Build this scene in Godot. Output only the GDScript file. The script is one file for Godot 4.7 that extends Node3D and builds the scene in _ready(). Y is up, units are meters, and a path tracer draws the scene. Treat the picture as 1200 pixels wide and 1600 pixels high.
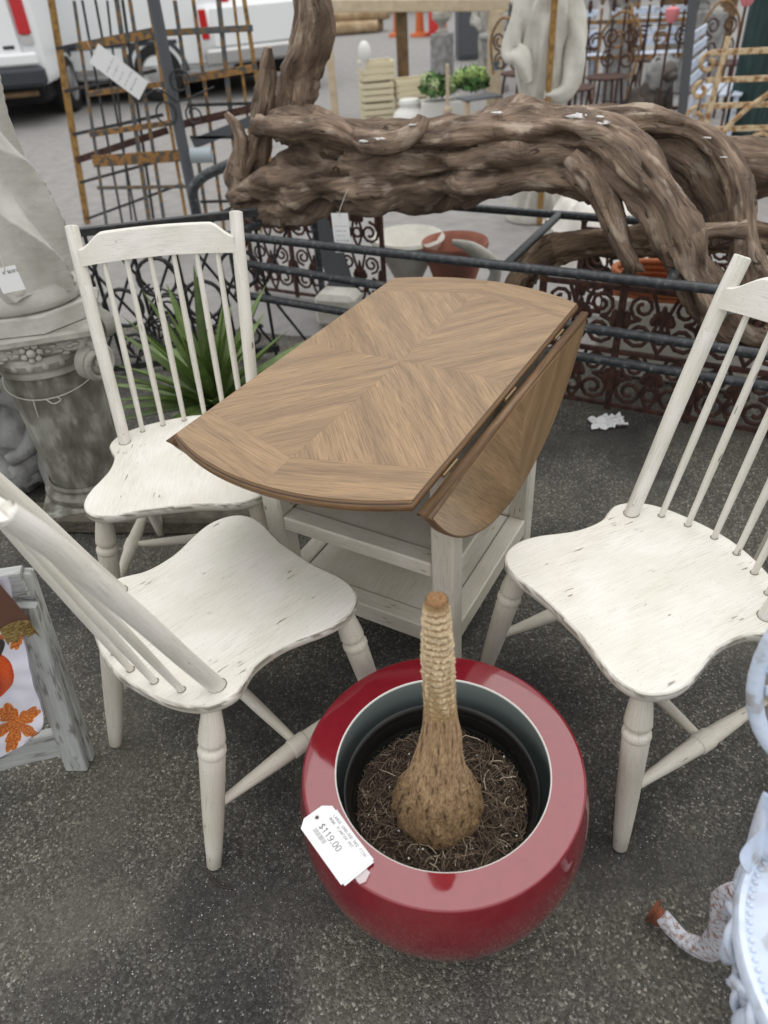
extends Node3D
# A dealer's yard on an overcast day: a drop-leaf table, three spindle chairs, a red planter, driftwood and old ironwork behind.

var M := {}
var taken := {}
var rng := RandomNumberGenerator.new()
var asphalt_noise := FastNoiseLite.new()
const PAINT_U := 1.0

# ---------------------------------------------------------------- helpers
func lin(r: float, g: float, b: float, a := 1.0) -> Color:
	return Color(r, g, b, a).linear_to_srgb()

func numbered(n: String) -> String:
	if not taken.has(n):
		taken[n] = 0
		return n
	taken[n] += 1
	return "%s_%03d" % [n, taken[n]]

func thing(called: String, label: String, category: String, at := Vector3.ZERO, turn := 0.0, group := "") -> Node3D:
	var o := Node3D.new()
	o.name = numbered(called)
	add_child(o)
	o.position = at
	o.rotation.y = deg_to_rad(turn)
	tag(o, label, category, group)
	return o

func tag(o: Node, label: String, category: String, group := "") -> void:
	o.set_meta("label", label)
	o.set_meta("category", category)
	if group != "":
		o.set_meta("group", group)

func S() -> SurfaceTool:
	var s := SurfaceTool.new()
	s.begin(Mesh.PRIMITIVE_TRIANGLES)
	s.set_smooth_group(0)
	return s

func mesh_of(s: SurfaceTool, m: Material) -> ArrayMesh:
	s.generate_normals()
	s.index()
	var a := s.commit()
	a.surface_set_material(0, m)
	return a

func put(called: String, s: SurfaceTool, m: Material, parent: Node = null) -> MeshInstance3D:
	return put_mesh(called, mesh_of(s, m), parent)

func put_mesh(called: String, a: Mesh, parent: Node = null) -> MeshInstance3D:
	var o := MeshInstance3D.new()
	o.mesh = a
	if parent == null or parent == self:
		o.name = numbered(called)
		add_child(o)
	else:
		o.name = called
		parent.add_child(o, true)
	return o

func lone(called: String, s: SurfaceTool, m: Material, label: String, category: String, group := "") -> MeshInstance3D:
	var o := put(called, s, m)
	tag(o, label, category, group)
	return o

func v3(s: SurfaceTool, p: Vector3, uv: Vector2, c := Color.WHITE) -> void:
	s.set_color(c)
	s.set_uv(uv)
	s.set_uv2(uv)
	s.add_vertex(p)

# a convex face turned so that it looks along «out»
func face(s: SurfaceTool, pts: Array, out: Vector3, uvs: Array) -> void:
	var a: Vector3 = pts[0]
	var b: Vector3 = pts[1]
	var c: Vector3 = pts[2]
	var front := (c - a).cross(b - a)
	var rev := front.dot(out) < 0.0
	for i in range(1, pts.size() - 1):
		var q := [0, i, i + 1]
		if rev:
			q = [0, i + 1, i]
		for k in q:
			v3(s, pts[k], uvs[k])

# chamfered box; the texture runs along its longest side
func box(s: SurfaceTool, t: Transform3D, size: Vector3, bev := 0.003) -> void:
	var h := size * 0.5
	bev = minf(bev, minf(h.x, minf(h.y, h.z)) * 0.45)
	var off := Vector2(rng.randf(), rng.randf())
	s.set_smooth_group(-1)
	var long := 0
	if size.y >= size.x and size.y >= size.z:
		long = 1
	elif size.z >= size.x:
		long = 2
	var corner := func(sx: int, sy: int, sz: int, ax: int) -> Vector3:
		var p := Vector3(sx * h.x, sy * h.y, sz * h.z)
		for k in 3:
			if k != ax:
				p[k] -= bev * signf(p[k])
		return p
	var emit := func(pts: Array, n: Vector3) -> void:
		var ax := 0
		var an := n.abs()
		if an.y >= an.x and an.y >= an.z:
			ax = 1
		elif an.z >= an.x:
			ax = 2
		var ua := (ax + 1) % 3
		var va := (ax + 2) % 3
		if ua == long:
			var q := ua
			ua = va
			va = q
		var uvs := []
		var w := []
		for p in pts:
			uvs.append(Vector2(p[ua], p[va]) + off)
			w.append(t * p)
		face(s, w, t.basis * n, uvs)
	for ax in 3:
		for sg in [-1, 1]:
			var b := (ax + 1) % 3
			var c := (ax + 2) % 3
			var pts := []
			for q in [[-1, -1], [1, -1], [1, 1], [-1, 1]]:
				var sv := [0, 0, 0]
				sv[ax] = sg
				sv[b] = q[0]
				sv[c] = q[1]
				pts.append(corner.call(sv[0], sv[1], sv[2], ax))
			var n := Vector3.ZERO
			n[ax] = sg
			emit.call(pts, n)
	for ax in 3:
		var b := (ax + 1) % 3
		var c := (ax + 2) % 3
		for sb in [-1, 1]:
			for sc in [-1, 1]:
				var pts := []
				for q in [[-1, b], [1, b], [1, c], [-1, c]]:
					var sv := [0, 0, 0]
					sv[ax] = q[0]
					sv[b] = sb
					sv[c] = sc
					pts.append(corner.call(sv[0], sv[1], sv[2], q[1]))
				var n := Vector3.ZERO
				n[b] = sb
				n[c] = sc
				emit.call(pts, n)
	for sx in [-1, 1]:
		for sy in [-1, 1]:
			for sz in [-1, 1]:
				emit.call([corner.call(sx, sy, sz, 0), corner.call(sx, sy, sz, 1), corner.call(sx, sy, sz, 2)], Vector3(sx, sy, sz))
	s.set_smooth_group(0)

func at(p: Vector3, rot := Vector3.ZERO) -> Transform3D:
	return Transform3D(Basis.from_euler(rot * PI / 180.0), p)

# transform whose y axis runs from a to b, with its origin half way; «side» is near its x axis
func along(a: Vector3, b: Vector3, side := Vector3.RIGHT) -> Transform3D:
	var y := (b - a).normalized()
	var z := side.cross(y)
	if z.length() < 0.01:
		z = Vector3.FORWARD.cross(y)
	z = z.normalized()
	return Transform3D(Basis(y.cross(z), y, z), (a + b) * 0.5)

func bar(s: SurfaceTool, a: Vector3, b: Vector3, w: float, d: float, side := Vector3.RIGHT, bev := 0.002) -> void:
	box(s, along(a, b, side), Vector3(w, (b - a).length(), d), bev)

# f(i, j) gives the place of a vertex; i runs round, j along
func grid(s: SurfaceTool, nu: int, nv: int, f: Callable, closed := true, uvs := Vector2(1, 1), flip := false, col = null) -> void:
	var pts := []
	var cols := []
	var nn := nu if closed else nu + 1
	for j in nv + 1:
		for i in nn:
			pts.append(f.call(float(i) / nu, float(j) / nv))
			cols.append(col.call(float(i) / nu, float(j) / nv) if (col != null) else Color.WHITE)
	for j in nv:
		for i in nu:
			var i2 := (i + 1) % nn
			var a := j * nn + i
			var b := j * nn + i2
			var c := (j + 1) * nn + i2
			var d := (j + 1) * nn + i
			var ua := Vector2(float(i) / nu, float(j) / nv) * uvs
			var uc := Vector2(float(i + 1) / nu, float(j + 1) / nv) * uvs
			var ub := Vector2(uc.x, ua.y)
			var ud := Vector2(ua.x, uc.y)
			var q := [[a, ua], [b, ub], [c, uc], [a, ua], [c, uc], [d, ud]]
			if flip:
				q = [[a, ua], [c, uc], [b, ub], [a, ua], [d, ud], [c, uc]]
			for k in q:
				v3(s, pts[k[0]], k[1], cols[k[0]])

# a swept round bar
func tube(s: SurfaceTool, pts: Array, radii: Array, sides := 10, squash := Vector2.ONE, up := Vector3.UP, disp = null, caps := true) -> void:
	var n := pts.size()
	var rings := []
	var t0: Vector3 = (pts[1] - pts[0]).normalized()
	var nrm := up - t0 * up.dot(t0)
	if nrm.length() < 0.05:
		nrm = Vector3.RIGHT - t0 * Vector3.RIGHT.dot(t0)
	nrm = nrm.normalized()
	var len := 0.0
	var lens := []
	var rmax := 0.0
	var uo := Vector2(rng.randf(), rng.randf())
	for i in n:
		var t: Vector3 = (pts[mini(i + 1, n - 1)] - pts[maxi(i - 1, 0)]).normalized()
		nrm = (nrm - t * nrm.dot(t)).normalized()
		var bin := t.cross(nrm)
		if i > 0:
			len += (pts[i] - pts[i - 1]).length()
		lens.append(len)
		var r: float = radii[mini(i, radii.size() - 1)]
		rmax = maxf(rmax, r)
		var ring := []
		for k in sides:
			var a := TAU * k / sides
			var rr := r
			if (disp != null):
				rr *= 1.0 + disp.call(a, len)
			ring.append(pts[i] + nrm * (cos(a) * rr * squash.x) + bin * (sin(a) * rr * squash.y))
		rings.append(ring)
	var circ := TAU * rmax
	for i in n - 1:
		for k in sides:
			var k2 := (k + 1) % sides
			var ua := Vector2(circ * k / sides, lens[i]) + uo
			var ub := Vector2(circ * (k + 1) / sides, lens[i]) + uo
			var uc := Vector2(ub.x, lens[i + 1] + uo.y)
			var ud := Vector2(ua.x, lens[i + 1] + uo.y)
			for q in [[rings[i][k], ua], [rings[i + 1][k], ud], [rings[i + 1][k2], uc], [rings[i][k], ua], [rings[i + 1][k2], uc], [rings[i][k2], ub]]:
				v3(s, q[0], q[1])
	if caps:
		s.set_smooth_group(77)
		for e in [[0, pts[0] - pts[1]], [n - 1, pts[n - 1] - pts[n - 2]]]:
			var ring: Array = rings[e[0]]
			var mid := Vector3.ZERO
			for p in ring:
				mid += p
			mid /= sides
			for k in sides:
				face(s, [mid, ring[k], ring[(k + 1) % sides]], e[1], [uo, uo + Vector2(0.01, 0), uo + Vector2(0, 0.01)])
		s.set_smooth_group(0)

func rod(s: SurfaceTool, a: Vector3, b: Vector3, r: float, r2 := -1.0, sides := 8) -> void:
	tube(s, [a, b], [r, r if r2 < 0 else r2], sides)

# smooth curve through points
func spline(pts: Array, steps := 6) -> Array:
	var out := []
	var n := pts.size()
	for i in n - 1:
		var p0 = pts[maxi(i - 1, 0)]
		var p1 = pts[i]
		var p2 = pts[i + 1]
		var p3 = pts[mini(i + 2, n - 1)]
		for k in steps:
			var t := float(k) / steps
			if p0 is float:
				out.append(cubic_interpolate(p1, p2, p0, p3, t))
			else:
				out.append(p1.cubic_interpolate(p2, p0, p3, t))
	out.append(pts[n - 1])
	return out

# a turned shape about the y axis of t; prof holds Vector2(radius, height) from bottom to top
func lathe(s: SurfaceTool, prof: Array, sides: int, t := Transform3D.IDENTITY, disp = null) -> void:
	var group := 0
	var len := 0.0
	var uo := Vector2(rng.randf(), rng.randf())
	var rm := 0.0
	for p in prof:
		rm = maxf(rm, p.x)
	var pt := func(r: float, y: float, k: int) -> Vector3:
		var a := TAU * k / sides
		if (disp != null):
			r *= 1.0 + disp.call(a, y)
		return t * Vector3(r * cos(a), y, r * sin(a))
	for j in prof.size() - 1:
		var p: Vector2 = prof[j]
		var q: Vector2 = prof[j + 1]
		if j > 0:
			var e0: Vector2 = (p - prof[j - 1]).normalized()
			var e1 := (q - p).normalized()
			if e0.dot(e1) < 0.72:
				group = 1 - group
		s.set_smooth_group(group)
		var l2 := len + (q - p).length()
		for k in sides:
			var a: Vector3 = pt.call(p.x, p.y, k)
			var b: Vector3 = pt.call(p.x, p.y, (k + 1) % sides)
			var c: Vector3 = pt.call(q.x, q.y, (k + 1) % sides)
			var d: Vector3 = pt.call(q.x, q.y, k)
			var ua := Vector2(TAU * rm * k / sides, len) + uo
			var uc := Vector2(TAU * rm * (k + 1) / sides, l2) + uo
			var ub := Vector2(uc.x, ua.y)
			var ud := Vector2(ua.x, uc.y)
			if p.x > 1e-6:
				for w in [[a, ua], [b, ub], [c, uc]]:
					v3(s, w[0], w[1])
			if q.x > 1e-6:
				for w in [[a, ua], [c, uc], [d, ud]]:
					v3(s, w[0], w[1])
		len = l2
	s.set_smooth_group(0)

# flat polygon (x, z) at height y, looking up or down
func cap(s: SurfaceTool, poly: PackedVector2Array, y: float, up: bool, t := Transform3D.IDENTITY, uvt := Transform2D.IDENTITY) -> void:
	s.set_smooth_group(-1)
	var idx := Geometry2D.triangulate_polygon(poly)
	for i in range(0, idx.size(), 3):
		var pts := []
		var uvs := []
		for k in 3:
			var p := poly[idx[i + k]]
			pts.append(t * Vector3(p.x, y, p.y))
			uvs.append(uvt * p)
		face(s, pts, t.basis * (Vector3.UP if up else Vector3.DOWN), uvs)
	s.set_smooth_group(0)

# slab with an edge profile: prof holds Vector2(inset, height) from the top face's edge to the bottom face's edge
func slab(s: SurfaceTool, poly: PackedVector2Array, prof: Array, t := Transform3D.IDENTITY, uvt := Transform2D.IDENTITY, edge = null, sharp := false) -> void:
	var n := poly.size()
	var cen := Vector2.ZERO
	for p in poly:
		cen += p
	cen /= n
	var area := 0.0
	for i in n:
		area += poly[i].cross(poly[(i + 1) % n])
	var rings := []
	for pr in prof:
		var ring := PackedVector2Array()
		for i in n:
			var e := poly[(i + 1) % n] - poly[(i - 1 + n) % n]
			var nn := Vector2(e.y, -e.x).normalized() * signf(area)
			ring.append(poly[i] - nn * pr.x)
		rings.append(ring)
	cap(s, rings[0], prof[0].y, true, t, uvt)
	cap(s, rings[-1], prof[-1].y, false, t, uvt)
	var len := 0.0
	var peri := 0.0
	for i in n:
		var j := (i + 1) % n
		var l := (poly[j] - poly[i]).length()
		for k in prof.size() - 1:
			var a := Vector3(rings[k][i].x, prof[k].y, rings[k][i].y)
			var b := Vector3(rings[k][j].x, prof[k].y, rings[k][j].y)
			var c := Vector3(rings[k + 1][j].x, prof[k + 1].y, rings[k + 1][j].y)
			var d := Vector3(rings[k + 1][i].x, prof[k + 1].y, rings[k + 1][i].y)
			s.set_smooth_group(-1 if sharp else 3)
			var cols := [Color.WHITE, Color.WHITE, Color.WHITE, Color.WHITE]
			if (edge != null):
				cols = [edge.call(peri, k), edge.call(peri + l, k), edge.call(peri + l, k + 1), edge.call(peri, k + 1)]
			var uv := [Vector2(k * 0.008, peri), Vector2(k * 0.008, peri + l), Vector2(k * 0.008 + 0.008, peri + l), Vector2(k * 0.008 + 0.008, peri)]
			var vs := [a, b, c, d]
			var q := [0, 1, 2, 0, 2, 3] if area < 0 else [0, 2, 1, 0, 3, 2]
			for z in q:
				v3(s, t * vs[z], uv[z], cols[z])
		peri += l
	s.set_smooth_group(0)

func ball(s: SurfaceTool, c: Vector3, r: Vector3, seg := 8, disp = null) -> void:
	grid(s, seg, maxi(4, seg / 2 + 1), func(u: float, v: float) -> Vector3:
		var a := u * TAU
		var b := (v - 0.5) * PI * 0.998
		var d := Vector3(cos(a) * cos(b), sin(b), sin(a) * cos(b))
		var k := 1.0
		if (disp != null):
			k += disp.call(d)
		return c + d * r * k, true, Vector2(TAU * r.x, PI * r.y))

# flat spiral scroll in the plane of t (x, y), as a bar
func scroll(s: SurfaceTool, t: Transform3D, c: Vector2, r0: float, r1: float, a0: float, turns: float, w: float, thick := 1.0, steps := 14) -> Vector2:
	var pts := []
	var last := Vector2.ZERO
	for i in steps + 1:
		var f := float(i) / steps
		var a := a0 + turns * TAU * f
		var r := lerpf(r0, r1, f)
		last = c + Vector2(cos(a), sin(a)) * r
		pts.append(t * Vector3(last.x, last.y, 0))
	tube(s, pts, [w], 6, Vector2(thick, 1.0), t.basis.z)
	return last

func wire(s: SurfaceTool, t: Transform3D, pts: Array, w: float, thick := 1.0, steps := 5) -> void:
	var q := []
	for p in pts:
		q.append(Vector3(p[0], p[1], 0.0))
	var out := []
	for p in spline(q, steps):
		out.append(t * p)
	tube(s, out, [w], 6, Vector2(thick, 1.0), t.basis.z)

# ---------------------------------------------------------------- materials
func fnl(sd: int, freq: float, type := FastNoiseLite.TYPE_SIMPLEX_SMOOTH, oct := 1) -> FastNoiseLite:
	var n := FastNoiseLite.new()
	n.seed = sd
	n.frequency = freq
	n.noise_type = type
	n.fractal_type = FastNoiseLite.FRACTAL_FBM if oct > 1 else FastNoiseLite.FRACTAL_NONE
	n.fractal_octaves = oct
	return n

func ramp(offs: Array, cols: Array) -> Gradient:
	var g := Gradient.new()
	g.offsets = PackedFloat32Array(offs)
	g.colors = PackedColorArray(cols)
	return g

func ntex(n: FastNoiseLite, w: int, g: Gradient = null) -> NoiseTexture2D:
	var t := NoiseTexture2D.new()
	t.width = w
	t.height = w
	t.noise = n
	t.seamless = true
	t.seamless_blend_skirt = 0.15
	if g:
		t.color_ramp = g
	return t

func bake(w: int, h: int, f: Callable) -> ImageTexture:
	var by := PackedByteArray()
	by.resize(w * h * 3)
	var o := 0
	for y in h:
		for x in w:
			var c: Color = f.call(float(x) / w, float(y) / h)
			by[o] = clampi(int(c.r * 255.0), 0, 255)
			by[o + 1] = clampi(int(c.g * 255.0), 0, 255)
			by[o + 2] = clampi(int(c.b * 255.0), 0, 255)
			o += 3
	return ImageTexture.create_from_image(Image.create_from_data(w, h, false, Image.FORMAT_RGB8, by))

func mat(c: Color, rough := 0.8, metal := 0.0) -> StandardMaterial3D:
	var m := StandardMaterial3D.new()
	m.albedo_color = c
	m.roughness = rough
	m.metallic = metal
	return m

func textured(t: Texture2D, rough: float, uv := Vector3.ONE, tint := Color.WHITE) -> StandardMaterial3D:
	var m := mat(tint, rough)
	m.albedo_texture = t
	m.uv1_scale = uv
	return m

func tri_mat(t: Texture2D, rough: float, scale: float, tint := Color.WHITE, bump: Texture2D = null, bump_cm := 0.2) -> StandardMaterial3D:
	var m := textured(t, rough, Vector3.ONE * scale, tint)
	m.uv1_triplanar = true
	if bump:
		m.heightmap_enabled = true
		m.heightmap_texture = bump
		m.heightmap_scale = bump_cm
	return m

func sm(a: float, b: float, x: float) -> float:
	return smoothstep(a, b, x)

func build_materials() -> void:
	# painted wood: cream, brushed along the grain, with rubbed dark dashes
	var p1 := fnl(11, 1.0)
	var p2 := fnl(12, 1.0)
	var p3 := fnl(13, 1.0, FastNoiseLite.TYPE_SIMPLEX_SMOOTH, 3)
	var paint := bake(1024, 1024, func(u: float, v: float) -> Color:
		var st := p1.get_noise_2d(u * 160.0, v * 9.0)
		var fine := p2.get_noise_2d(u * 420.0, v * 22.0)
		var broad := p3.get_noise_2d(u * 6.0, v * 5.0)
		var sc := sm(0.52, 0.68, p1.get_noise_2d(u * 150.0 + 300.0, v * 17.0 + 40.0)) * sm(0.42, 0.54, p3.get_noise_2d(u * 9.0 + 90.0, v * 8.0))
		var hair := sm(0.35, 0.75, p2.get_noise_2d(u * 380.0 + 77.0, v * 13.0)) * sm(-0.15, 0.3, p3.get_noise_2d(u * 5.0 + 9.0, v * 4.0 + 31.0)) * 0.2
		var speck := sm(0.8, 0.86, p2.get_noise_2d(u * 190.0, v * 150.0)) * 0.3
		hair = maxf(hair, speck)
		var k := 1.0 + st * 0.02 + fine * 0.02 + broad * 0.045
		var c := Color(0.866, 0.852, 0.815) * k
		c.b += broad * 0.02
		return c.lerp(Color(0.44, 0.41, 0.36), clampf(sc * 0.85 + hair, 0.0, 1.0)))
	M.paint = textured(paint, 0.48)
	M.paint.vertex_color_use_as_albedo = true
	M.paint.heightmap_enabled = true
	M.paint.heightmap_texture = paint
	M.paint.heightmap_scale = 0.05
	M.paint_grey = textured(paint, 0.55, Vector3.ONE, Color(0.955, 0.945, 0.925))
	M.paint_grey.heightmap_enabled = true
	M.paint_grey.heightmap_texture = paint
	M.paint_grey.heightmap_scale = 0.05
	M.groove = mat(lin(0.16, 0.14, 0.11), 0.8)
	# oak veneer
	var oak := bake(1024, 1024, func(u: float, v: float) -> Color:
		var warp := p3.get_noise_2d(u * 3.0, v * 1.6) * 0.03
		var band := p1.get_noise_2d((u + warp) * 21.0, v * 0.9 + 9.0)
		var band2 := p2.get_noise_2d((u + warp) * 60.0, v * 1.8)
		var pore := p2.get_noise_2d(u * 270.0, v * 9.0)
		var ray := p1.get_noise_2d(u * 240.0 + 31.0, v * 6.0)
		var flake := sm(0.3, 0.7, p2.get_noise_2d(u * 120.0 + 8.0, v * 40.0))
		var c := Color(0.612, 0.50, 0.366).lerp(Color(0.49, 0.393, 0.284), clampf(0.4 + band * 0.42 + band2 * 0.2, 0.0, 1.0))
		c = c * (1.0 + ray * 0.09 + flake * 0.035)
		var dk := sm(0.1, 0.55, pore) * 0.33 + sm(0.4, 0.75, ray) * 0.14
		return c.lerp(Color(0.33, 0.255, 0.18), dk))
	M.oak = textured(oak, 0.36)
	M.oak.heightmap_enabled = true
	M.oak.heightmap_texture = oak
	M.oak.heightmap_scale = 0.03
	M.oak_edge = textured(oak, 0.4, Vector3(1.4, 1.4, 1.4), Color(0.80, 0.75, 0.70))
	M.oak_dark = mat(lin(0.035, 0.022, 0.015), 0.5)
	M.brass = mat(lin(0.28, 0.2, 0.11), 0.4, 0.8)
	# asphalt: pale and dark chips in black binder
	var ce := fnl(21, 0.235, FastNoiseLite.TYPE_CELLULAR)
	ce.cellular_return_type = FastNoiseLite.RETURN_CELL_VALUE
	ce.cellular_jitter = 1.0
	var ch := fnl(21, 0.235, FastNoiseLite.TYPE_CELLULAR)
	ch.cellular_return_type = FastNoiseLite.RETURN_DISTANCE2_SUB
	ch.cellular_jitter = 1.0
	var chips := ntex(ce, 1536, ramp([0.0, 0.3, 0.55, 0.74, 0.86, 0.95, 1.0], [lin(0.066, 0.063, 0.057), lin(0.095, 0.091, 0.083), lin(0.122, 0.117, 0.106), lin(0.145, 0.14, 0.128), lin(0.19, 0.184, 0.168), lin(0.27, 0.262, 0.24), lin(0.45, 0.44, 0.41)]))
	var relief := ntex(ch, 1536, ramp([0.0, 0.18, 1.0], [Color.BLACK, Color(0.6, 0.6, 0.6), Color.WHITE]))
	var patch := ntex(fnl(5, 0.011, FastNoiseLite.TYPE_SIMPLEX_SMOOTH, 5), 512, ramp([0.0, 0.32, 0.5, 0.62, 1.0], [Color(0.52, 0.52, 0.52), Color(0.74, 0.735, 0.72), Color(0.88, 0.875, 0.855), Color(0.95, 0.94, 0.9), Color(1, 0.995, 0.95)]))
	M.asphalt = textured(chips, 0.85, Vector3(0.62, 0.62, 0.62))
	M.asphalt.heightmap_enabled = true
	M.asphalt.heightmap_texture = relief
	M.asphalt.heightmap_scale = 0.3
	M.asphalt.detail_enabled = true
	M.asphalt.detail_albedo = patch
	M.asphalt.detail_blend_mode = BaseMaterial3D.BLEND_MODE_MUL
	M.asphalt.detail_uv_layer = BaseMaterial3D.DETAIL_UV_2
	M.asphalt.uv2_scale = Vector3(0.31, 0.31, 0.31)
	var old := ntex(fnl(8, 0.02, FastNoiseLite.TYPE_SIMPLEX_SMOOTH, 5), 1024, ramp([0.0, 0.35, 0.65, 1.0], [lin(0.2, 0.191, 0.184), lin(0.235, 0.226, 0.219), lin(0.258, 0.248, 0.24), lin(0.29, 0.279, 0.27)]))
	M.road = textured(old, 0.85, Vector3(0.3, 0.3, 0.3))
	M.chip = mat(Color.WHITE, 0.7)
	M.chip.vertex_color_use_as_albedo = true
	# weathered driftwood
	var d1 := fnl(31, 1.0)
	var d3 := fnl(33, 1.0, FastNoiseLite.TYPE_SIMPLEX_SMOOTH, 4)
	var wood := bake(1024, 1024, func(u: float, v: float) -> Color:
		var wv := d3.get_noise_2d(u * 3.0, v * 2.0) * 0.03
		var g := d1.get_noise_2d((u + wv) * 60.0, v * 3.0)
		var g2 := d1.get_noise_2d((u + wv) * 230.0 + 9.0, v * 12.0)
		var b := d3.get_noise_2d(u * 6.0 + 30.0, v * 3.0) * 1.25
		var k := clampf(0.42 + g * 0.2 + g2 * 0.2 + b * 0.5, 0.0, 1.0)
		var c := Color(0.33, 0.272, 0.23).lerp(Color(0.64, 0.555, 0.475), k)
		var pale := sm(0.18, 0.5, d3.get_noise_2d(u * 9.0 + 5.0, v * 5.0 + 70.0))
		c = c.lerp(Color(0.74, 0.69, 0.63), pale * 0.5)
		var crack := maxf(sm(0.075, 0.02, absf(d1.get_noise_2d((u + wv * 1.6) * 34.0 + 50.0, v * 2.2))) * sm(-0.1, 0.3, d3.get_noise_2d(u * 8.0, v * 4.0 + 12.0)), sm(0.09, 0.02, absf(d1.get_noise_2d(u * 40.0 + 9.0, v * 34.0))) * sm(0.05, 0.35, d3.get_noise_2d(u * 5.0 + 61.0, v * 4.0)) * 0.7)
		return c.lerp(Color(0.17, 0.135, 0.11), crack * 0.75))
	M.drift = textured(wood, 0.9, Vector3(1.25, 1.25, 1.25))
	M.drift.heightmap_enabled = true
	M.drift.heightmap_texture = wood
	M.drift.heightmap_scale = 0.9
	M.drift_grey = textured(wood, 0.9, Vector3(1.6, 1.6, 1.6), Color(1.0, 0.98, 0.94))
	M.drift_grey.heightmap_enabled = true
	M.drift_grey.heightmap_texture = wood
	M.drift_grey.heightmap_scale = 0.8
	M.guano = tri_mat(ntex(fnl(35, 0.05, FastNoiseLite.TYPE_SIMPLEX_SMOOTH, 3), 256, ramp([0.0, 1.0], [lin(0.5, 0.48, 0.45), lin(0.8, 0.79, 0.77)])), 0.8, 8.0)
	# rusted and painted iron
	var rn := fnl(41, 0.018, FastNoiseLite.TYPE_SIMPLEX_SMOOTH, 5)
	var rb := ntex(fnl(42, 0.06, FastNoiseLite.TYPE_SIMPLEX_SMOOTH, 4), 512)
	M.rust_orange = tri_mat(ntex(rn, 512, ramp([0.0, 0.38, 0.5, 0.62, 1.0], [lin(0.07, 0.075, 0.08), lin(0.11, 0.09, 0.07), lin(0.24, 0.13, 0.045), lin(0.36, 0.19, 0.06), lin(0.2, 0.09, 0.035)])), 0.85, 1.7, Color.WHITE, rb, 0.15)
	M.rust_ochre = tri_mat(ntex(rn, 512, ramp([0.0, 0.45, 1.0], [lin(0.13, 0.07, 0.03), lin(0.30, 0.17, 0.05), lin(0.42, 0.26, 0.09)])), 0.85, 1.7, Color.WHITE, rb, 0.15)
	M.rust_grey = tri_mat(ntex(rn, 512, ramp([0.0, 0.5, 0.62, 1.0], [lin(0.06, 0.068, 0.075), lin(0.11, 0.115, 0.12), lin(0.2, 0.12, 0.05), lin(0.28, 0.15, 0.05)])), 0.75, 1.9, Color.WHITE, rb, 0.12)
	M.rust_dark = tri_mat(ntex(rn, 512, ramp([0.0, 0.5, 1.0], [lin(0.02, 0.012, 0.01), lin(0.06, 0.026, 0.02), lin(0.13, 0.05, 0.032)])), 0.85, 2.1, Color.WHITE, rb, 0.15)
	M.iron_black = tri_mat(ntex(rn, 512, ramp([0.0, 0.6, 1.0], [lin(0.012, 0.013, 0.015), lin(0.03, 0.03, 0.032), lin(0.075, 0.06, 0.045)])), 0.55, 2.4, Color.WHITE, rb, 0.1)
	var worn := fnl(44, 0.03, FastNoiseLite.TYPE_SIMPLEX_SMOOTH, 5)
	M.pipe = tri_mat(ntex(worn, 512, ramp([0.0, 0.5, 0.66, 0.8, 0.86, 1.0], [lin(0.018, 0.021, 0.025), lin(0.032, 0.037, 0.042), lin(0.055, 0.062, 0.069), lin(0.11, 0.115, 0.118), lin(0.3, 0.3, 0.29), lin(0.4, 0.4, 0.39)])), 0.42, 2.3, Color.WHITE, rb, 0.08)
	M.rust_cream = tri_mat(ntex(rn, 512, ramp([0.0, 0.36, 0.5, 0.7, 1.0], [lin(0.2, 0.1, 0.04), lin(0.36, 0.2, 0.09), lin(0.55, 0.41, 0.24), lin(0.64, 0.52, 0.35), lin(0.5, 0.33, 0.17)])), 0.8, 1.5)
	# stone
	var sn := fnl(51, 0.012, FastNoiseLite.TYPE_SIMPLEX_SMOOTH, 5)
	var sb := ntex(fnl(52, 0.05, FastNoiseLite.TYPE_SIMPLEX_SMOOTH, 5), 512)
	M.stone = tri_mat(ntex(sn, 512, ramp([0.0, 0.4, 0.6, 1.0], [lin(0.26, 0.25, 0.215), lin(0.37, 0.36, 0.315), lin(0.44, 0.43, 0.385), lin(0.52, 0.51, 0.46)])), 0.8, 1.3, Color.WHITE, sb, 0.25)
	M.stone_white = tri_mat(ntex(sn, 512, ramp([0.0, 0.5, 1.0], [lin(0.46, 0.44, 0.385), lin(0.58, 0.56, 0.5), lin(0.66, 0.65, 0.6)])), 0.8, 1.3, Color.WHITE, sb, 0.25)
	M.stone_smooth = tri_mat(ntex(sn, 512, ramp([0.0, 0.45, 1.0], [lin(0.38, 0.37, 0.325), lin(0.5, 0.49, 0.445), lin(0.6, 0.595, 0.55)])), 0.65, 1.6, Color.WHITE, sb, 0.16)
	M.stone_moss = tri_mat(ntex(fnl(53, 0.014, FastNoiseLite.TYPE_SIMPLEX_SMOOTH, 5), 512, ramp([0.0, 0.4, 0.55, 0.7, 1.0], [lin(0.1, 0.096, 0.074), lin(0.165, 0.16, 0.13), lin(0.235, 0.23, 0.195), lin(0.34, 0.335, 0.29), lin(0.43, 0.43, 0.38)])), 0.85, 1.5, Color.WHITE, sb, 0.3)
	M.stone_moss.uv1_scale = Vector3(2.2, 0.9, 2.2)
	M.stone_grey = tri_mat(ntex(sn, 512, ramp([0.0, 0.5, 1.0], [lin(0.17, 0.17, 0.165), lin(0.27, 0.27, 0.265), lin(0.38, 0.38, 0.375)])), 0.85, 1.6, Color.WHITE, sb, 0.3)
	M.terracotta = tri_mat(ntex(sn, 256, ramp([0.0, 1.0], [lin(0.2, 0.07, 0.045), lin(0.32, 0.13, 0.085)])), 0.85, 3.0)
	# glazed planter
	M.glaze = mat(lin(0.215, 0.013, 0.023), 0.13)
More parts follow.
